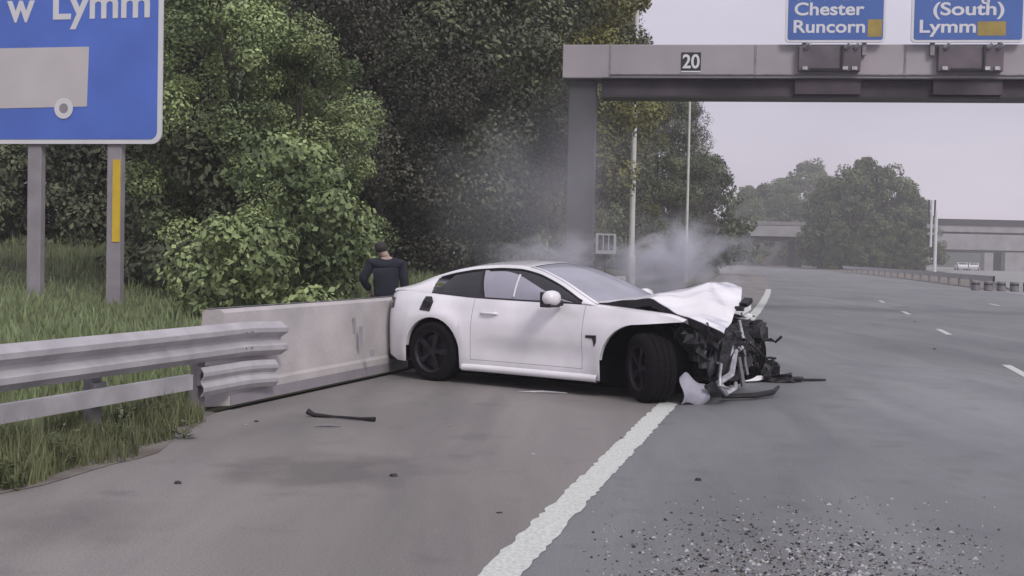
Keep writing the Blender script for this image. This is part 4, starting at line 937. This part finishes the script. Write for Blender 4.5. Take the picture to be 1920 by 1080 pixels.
p0, p1 = gnd(1503, 715), gnd(1548, 715); mb = MB(); mb.tube([Vector((0, 0, .018)), p1 - p0 + Vector((0, 0, .018))], [.018, .013], 7); o = mb.build('broken_rod', M['blackplastic']); o.location = p0; tag(o, 'thin black rod lying farthest right of the wreck', 'debris')
p0 = gnd(972, 737); mb = MB(); mb.tube([Vector((0, 0, .012)), Vector((.25, .03, .016)), Vector((.5, .0, .010))], [.005, .012, .006], 6); o = mb.build('broken_trim_strip', M['alu']); o.location = p0; tag(o, 'thin pale strip lying under the sill of the white car', 'debris')
# white flecks on the carriageway
for px, py, w_, lab in ((1690, 576, .5, 'faint dark smear-like scrap far out on the carriageway'), (1360 + 362, 604, .2, 'small pale scrap out on the middle lane')):
    p = gnd(px, py); mb = MB(); mb.box((0, 0, .012), (w_, .08, .02), jit=.01); o = mb.build('plastic_scrap', M['galvd']); o.location = p; tag(o, lab, 'debris')
# gravelly spread of broken bits in the lane: uncountable
g4 = random.Random(77)
def frags(name, n_, m, lab, seed):
    g_ = random.Random(seed); mb = MB(); k = 0
    while k < n_:
        px = g_.gauss(1500, 190); py = 1120 - abs(g_.gauss(0, 85)) - g_.uniform(0, 25)
        if py < 932 or py > 1100 or px < 1090 or px > 1880: continue
        if py < 975 and g_.random() < .4: continue
        p = gnd(px, py); r = g_.choice([.005, .006, .007, .009, .013]) * g_.uniform(.7, 1.2); a = g_.uniform(0, 6.28)
        q = [Vector((r * g_.uniform(.5, 1.6) * math.cos(a + 2.09 * i), r * g_.uniform(.5, 1.6) * math.sin(a + 2.09 * i), 0)) for i in range(3)]
        h_ = r * g_.uniform(.4, 1.2)
        mb.add([p + v for v in q] + [p + Vector((0, 0, h_))], [(0, 1, 3), (1, 2, 3), (2, 0, 3)]); k += 1
    o = mb.build(name, m); return tag(o, lab, 'debris', kind='stuff')
frags('black_fragments', 1000, M['blackplastic'], 'black crumbs of plastic scattered over the lane at lower right', 1)
frags('pale_fragments', 650, mat('glass_crumbs', (.36, .36, .38), .5), 'pale crumbs of glass scattered over the lane at lower right', 2)
frags('brown_fragments', 500, M['dirt'], 'brown crumbs of soil scattered over the lane at lower right', 3)

# ------------------------------------------------------------ people
def skin_mesh(name, joints, bones, m, parent, sub=2, smooth=True, root=0):
    """joints: list of (pos, (rx, ry)); bones: index pairs"""
    me = bpy.data.meshes.new(name); me.from_pydata([j[0] for j in joints], bones, []); o = bpy.data.objects.new('tmp_' + name, me); COL.objects.link(o)
    sm = o.modifiers.new('k', 'SKIN'); sm.use_smooth_shade = smooth
    for i, j in enumerate(joints):
        r = j[1] if isinstance(j[1], tuple) else (j[1], j[1]); me.skin_vertices[0].data[i].radius = r
    for i in range(len(joints)): me.skin_vertices[0].data[i].use_root = (i == root)
    s_ = o.modifiers.new('s', 'SUBSURF'); s_.levels = sub; s_.render_levels = sub
    dg = bpy.context.evaluated_depsgraph_get(); nm = bpy.data.meshes.new_from_object(o.evaluated_get(dg)); nm.name = name
    bpy.data.objects.remove(o); nm.materials.clear(); nm.materials.append(m); nm.polygons.foreach_set('use_smooth', [True] * len(nm.polygons))
    ob = bpy.data.objects.new(name, nm); COL.objects.link(ob); ob.parent = parent; return ob
def person(loc, rzv, sc, lab, cloth, hairm, head_tilt, arms, trousers=None, bow=.0):
    t = empty('person', loc, rzv, label=lab, cat='person', group=None); t.scale = (sc,) * 3
    # faces +y locally (away from the camera when rz = 0)
    J = []; B = []
    def add(p, r, par=None):
        J.append((tuple(p), r)); 
        if par is not None: B.append((par, len(J) - 1))
        return len(J) - 1
    pel = add((0, 0, .98), (.15, .10)); ab = add((0, .01, 1.12), (.13, .09), pel); ch = add((0, .02 + bow * .3, 1.30), (.16, .105), ab); sh = add((0, .02 + bow * .6, 1.42), (.12, .08), ch)
    nk = add((0, .04 + bow * .8, 1.49), (.058, .058), sh); h1 = add((head_tilt * .3, .06 + bow, 1.545), (.065, .075), nk); h2 = add((head_tilt * .6, .075 + bow, 1.625), (.078, .095), h1); h3 = add((head_tilt, .07 + bow, 1.70), (.05, .06), h2)
    nose = add((head_tilt * .6, .18 + bow, 1.61), (.013, .016), h2)
    hands = []
    for sgn in (-1, 1):
        el, wr, fd = arms[sgn]
        s_ = add((sgn * .19, .02 + bow * .6, 1.40), (.062, .062), sh); e_ = add(el, (.045, .045), s_); w_ = add(wr, (.030, .028), e_)
        el_, wr_ = Vector(el), Vector(wr); dr = Vector(fd).normalized(); pm = wr_ + dr * .06; pi = add(pm, (.038, .018), w_)
        side = dr.cross(Vector((0, 1, .2))).normalized(); hands.append(pm)
        for f in range(4):
            b_ = pm + side * (-.027 + .018 * f) + dr * .03; i1 = add(b_, .010, pi); i2 = add(b_ + dr * (.03 + .004 * (f % 3)) + Vector((0, .008, 0)), .009, i1); add(b_ + dr * .055 + Vector((0, .022, 0)), .007, i2)
        th = add(pm - side * .035 - dr * .02, .012, pi); add(pm - side * .055 + dr * .015, .009, th)
        hip = add((sgn * .09, 0, .90), (.09, .09), pel); kn = add((sgn * .11, .02, .50), (.058, .06), hip); an = add((sgn * .12, -.01, .09), (.04, .045), kn); add((sgn * .13, .15, .035), (.04, .03), an)
    body = skin_mesh('body', J, B, M['skin'], t)
    # jacket
    J2 = []; B2 = []
    def a2(p, r, par=None):
        J2.append((tuple(p), r)); 
        if par is not None: B2.append((par, len(J2) - 1))
        return len(J2) - 1
    r0 = a2((0, 0, .86), (.185, .13)); r1 = a2((0, .0, 1.0), (.18, .13), r0); r2 = a2((0, .01, 1.15), (.175, .125), r1); r3 = a2((0, .02 + bow * .3, 1.32), (.19, .13), r2); r4 = a2((0, .03 + bow * .6, 1.43), (.15, .105), r3); r5 = a2((0, .03 + bow * .8, 1.51), (.085, .08), r4)
    for sgn in (-1, 1):
        el, wr, fd = arms[sgn]; a_ = a2((sgn * .20, .02 + bow * .6, 1.40), (.082, .082), r4); b_ = a2(el, (.068, .068), a_); a2(Vector(el).lerp(Vector(wr), .9), (.05, .05), b_)
    skin_mesh('jacket', J2, B2, cloth, t)
    J3 = []; B3 = []
    J3 = [((0, 0, .97), (.16, .115)), ((-.09, 0, .86), (.10, .10)), ((-.11, .02, .50), (.075, .078)), ((-.12, -.01, .08), (.062, .065)), ((.09, 0, .86), (.10, .10)), ((.11, .02, .50), (.075, .078)), ((.12, -.01, .08), (.062, .065))]
    skin_mesh('trousers', J3, [(0, 1), (1, 2), (2, 3), (0, 4), (4, 5), (5, 6)], trousers or M['trim'], t)
    J4 = [((head_tilt * .55, .03 + bow, 1.56), (.082, .075)), ((head_tilt * .6, .045 + bow, 1.645), (.096, .11)), ((head_tilt * .95, .055 + bow, 1.735), (.06, .08))]
    skin_mesh('hair', J4, [(0, 1), (1, 2)], hairm, t)
    return t
YP = 15.8
pn = at(724, 560, YP)
ph = person((pn.x, YP, .0), R(10), 1.0, 'person in a dark navy jacket hunched behind the barrier at the rear of the car', M['navy'], M['hair'], -.11,
       {-1: ((-.31, .04, 1.17), (-.20, .16, .99), (.3, .3, -1)), 1: ((.24, .02, 1.14), (.25, .06, .92), (0, .1, -1))}, bow=.10)
ph.scale = (1.0, 1.0, .895)

# ------------------------------------------------------------ steam from the wreck and the haze in the air
def puff(name, c, rad, dens, lab, colr=(.80, .80, .88), nscale=2.2, thr=.42, cat='smoke'):
    bm_ = MB(); n_ = 20
    bm_.grid(lambda a, b: Vector((math.cos(a) * math.cos(b), math.sin(a) * math.cos(b), math.sin(b))), lin(0, 2 * math.pi, 2 * n_ + 1), lin(-math.pi / 2, math.pi / 2, n_))
    import bmesh
    m = bpy.data.materials.new(name + '_vapour'); m.use_nodes = True; t = m.node_tree; t.nodes.clear(); Lk = t.links.new
    o_ = t.nodes.new('ShaderNodeOutputMaterial'); v_ = t.nodes.new('ShaderNodeVolumePrincipled'); v_.inputs['Color'].default_value = (*colr, 1); v_.inputs['Anisotropy'].default_value = .1
    tc_ = t.nodes.new('ShaderNodeTexCoord'); ln = t.nodes.new('ShaderNodeVectorMath'); ln.operation = 'LENGTH'; Lk(tc_.outputs['Object'], ln.inputs[0])
    fall = t.nodes.new('ShaderNodeMapRange'); fall.inputs['From Min'].default_value = 1.0; fall.inputs['From Max'].default_value = .15; Lk(ln.outputs['Value'], fall.inputs['Value'])
    nz = t.nodes.new('ShaderNodeTexNoise'); nz.inputs['Scale'].default_value = nscale; nz.inputs['Detail'].default_value = 5; nz.inputs['Distortion'].default_value = 1.0; Lk(tc_.outputs['Object'], nz.inputs['Vector'])
    ad = t.nodes.new('ShaderNodeMath'); ad.operation = 'MULTIPLY_ADD'; Lk(nz.outputs['Fac'], ad.inputs[0]); ad.inputs[1].default_value = 3.4; ad.inputs[2].default_value = -1.75 - thr
    s1 = t.nodes.new('ShaderNodeMath'); s1.operation = 'ADD'; Lk(ad.outputs[0], s1.inputs[0]); Lk(fall.outputs[0], s1.inputs[1]); s1.use_clamp = True
    s2 = t.nodes.new('ShaderNodeMath'); s2.operation = 'MULTIPLY'; Lk(s1.outputs[0], s2.inputs[0]); Lk(fall.outputs[0], s2.inputs[1])
    s3 = t.nodes.new('ShaderNodeMath'); s3.operation = 'MULTIPLY'; Lk(s2.outputs[0], s3.inputs[0]); s3.inputs[1].default_value = dens; Lk(s3.outputs[0], v_.inputs['Density']); Lk(v_.outputs[0], o_.inputs['Volume'])
    ob = bm_.build(name, m); ob.location = c; ob.scale = rad
    b2 = bmesh.new(); b2.from_mesh(ob.data); bmesh.ops.remove_doubles(b2, verts=b2.verts, dist=1e-4); bmesh.ops.recalc_face_normals(b2, faces=b2.faces); b2.to_mesh(ob.data); b2.free()
    return tag(ob, lab, cat, kind='stuff')
puff('smoke', at(1262, 490, 14.6), (1.15, 1.0, .85), 8.5, 'pale smoke rising behind the buckled bonnet of the white car', nscale=2.0)
puff('smoke', at(1050, 478, 17.0), (1.5, .9, .65), 3.0, 'thin smoke drifting behind the roof of the white car', nscale=1.8)
puff('smoke', at(1030, 360, 24.0), (3.2, 1.7, 3.0), .36, 'faint bluish smoke drifting up in front of the gantry column', nscale=1.3, thr=.1)
hz = MB().box((0, 170, 14), (700, 500, 31)).build('haze', None)
hm = bpy.data.materials.new('haze'); hm.use_nodes = True; t = hm.node_tree; t.nodes.clear()
o_ = t.nodes.new('ShaderNodeOutputMaterial'); v_ = t.nodes.new('ShaderNodeVolumePrincipled'); v_.inputs['Density'].default_value = .0011; v_.inputs['Color'].default_value = (.93, .92, .96, 1)
t.links.new(v_.outputs[0], o_.inputs['Volume']); hz.data.materials.clear(); hz.data.materials.append(hm); tag(hz, 'thin grey haze over the whole motorway', 'haze', kind='stuff')
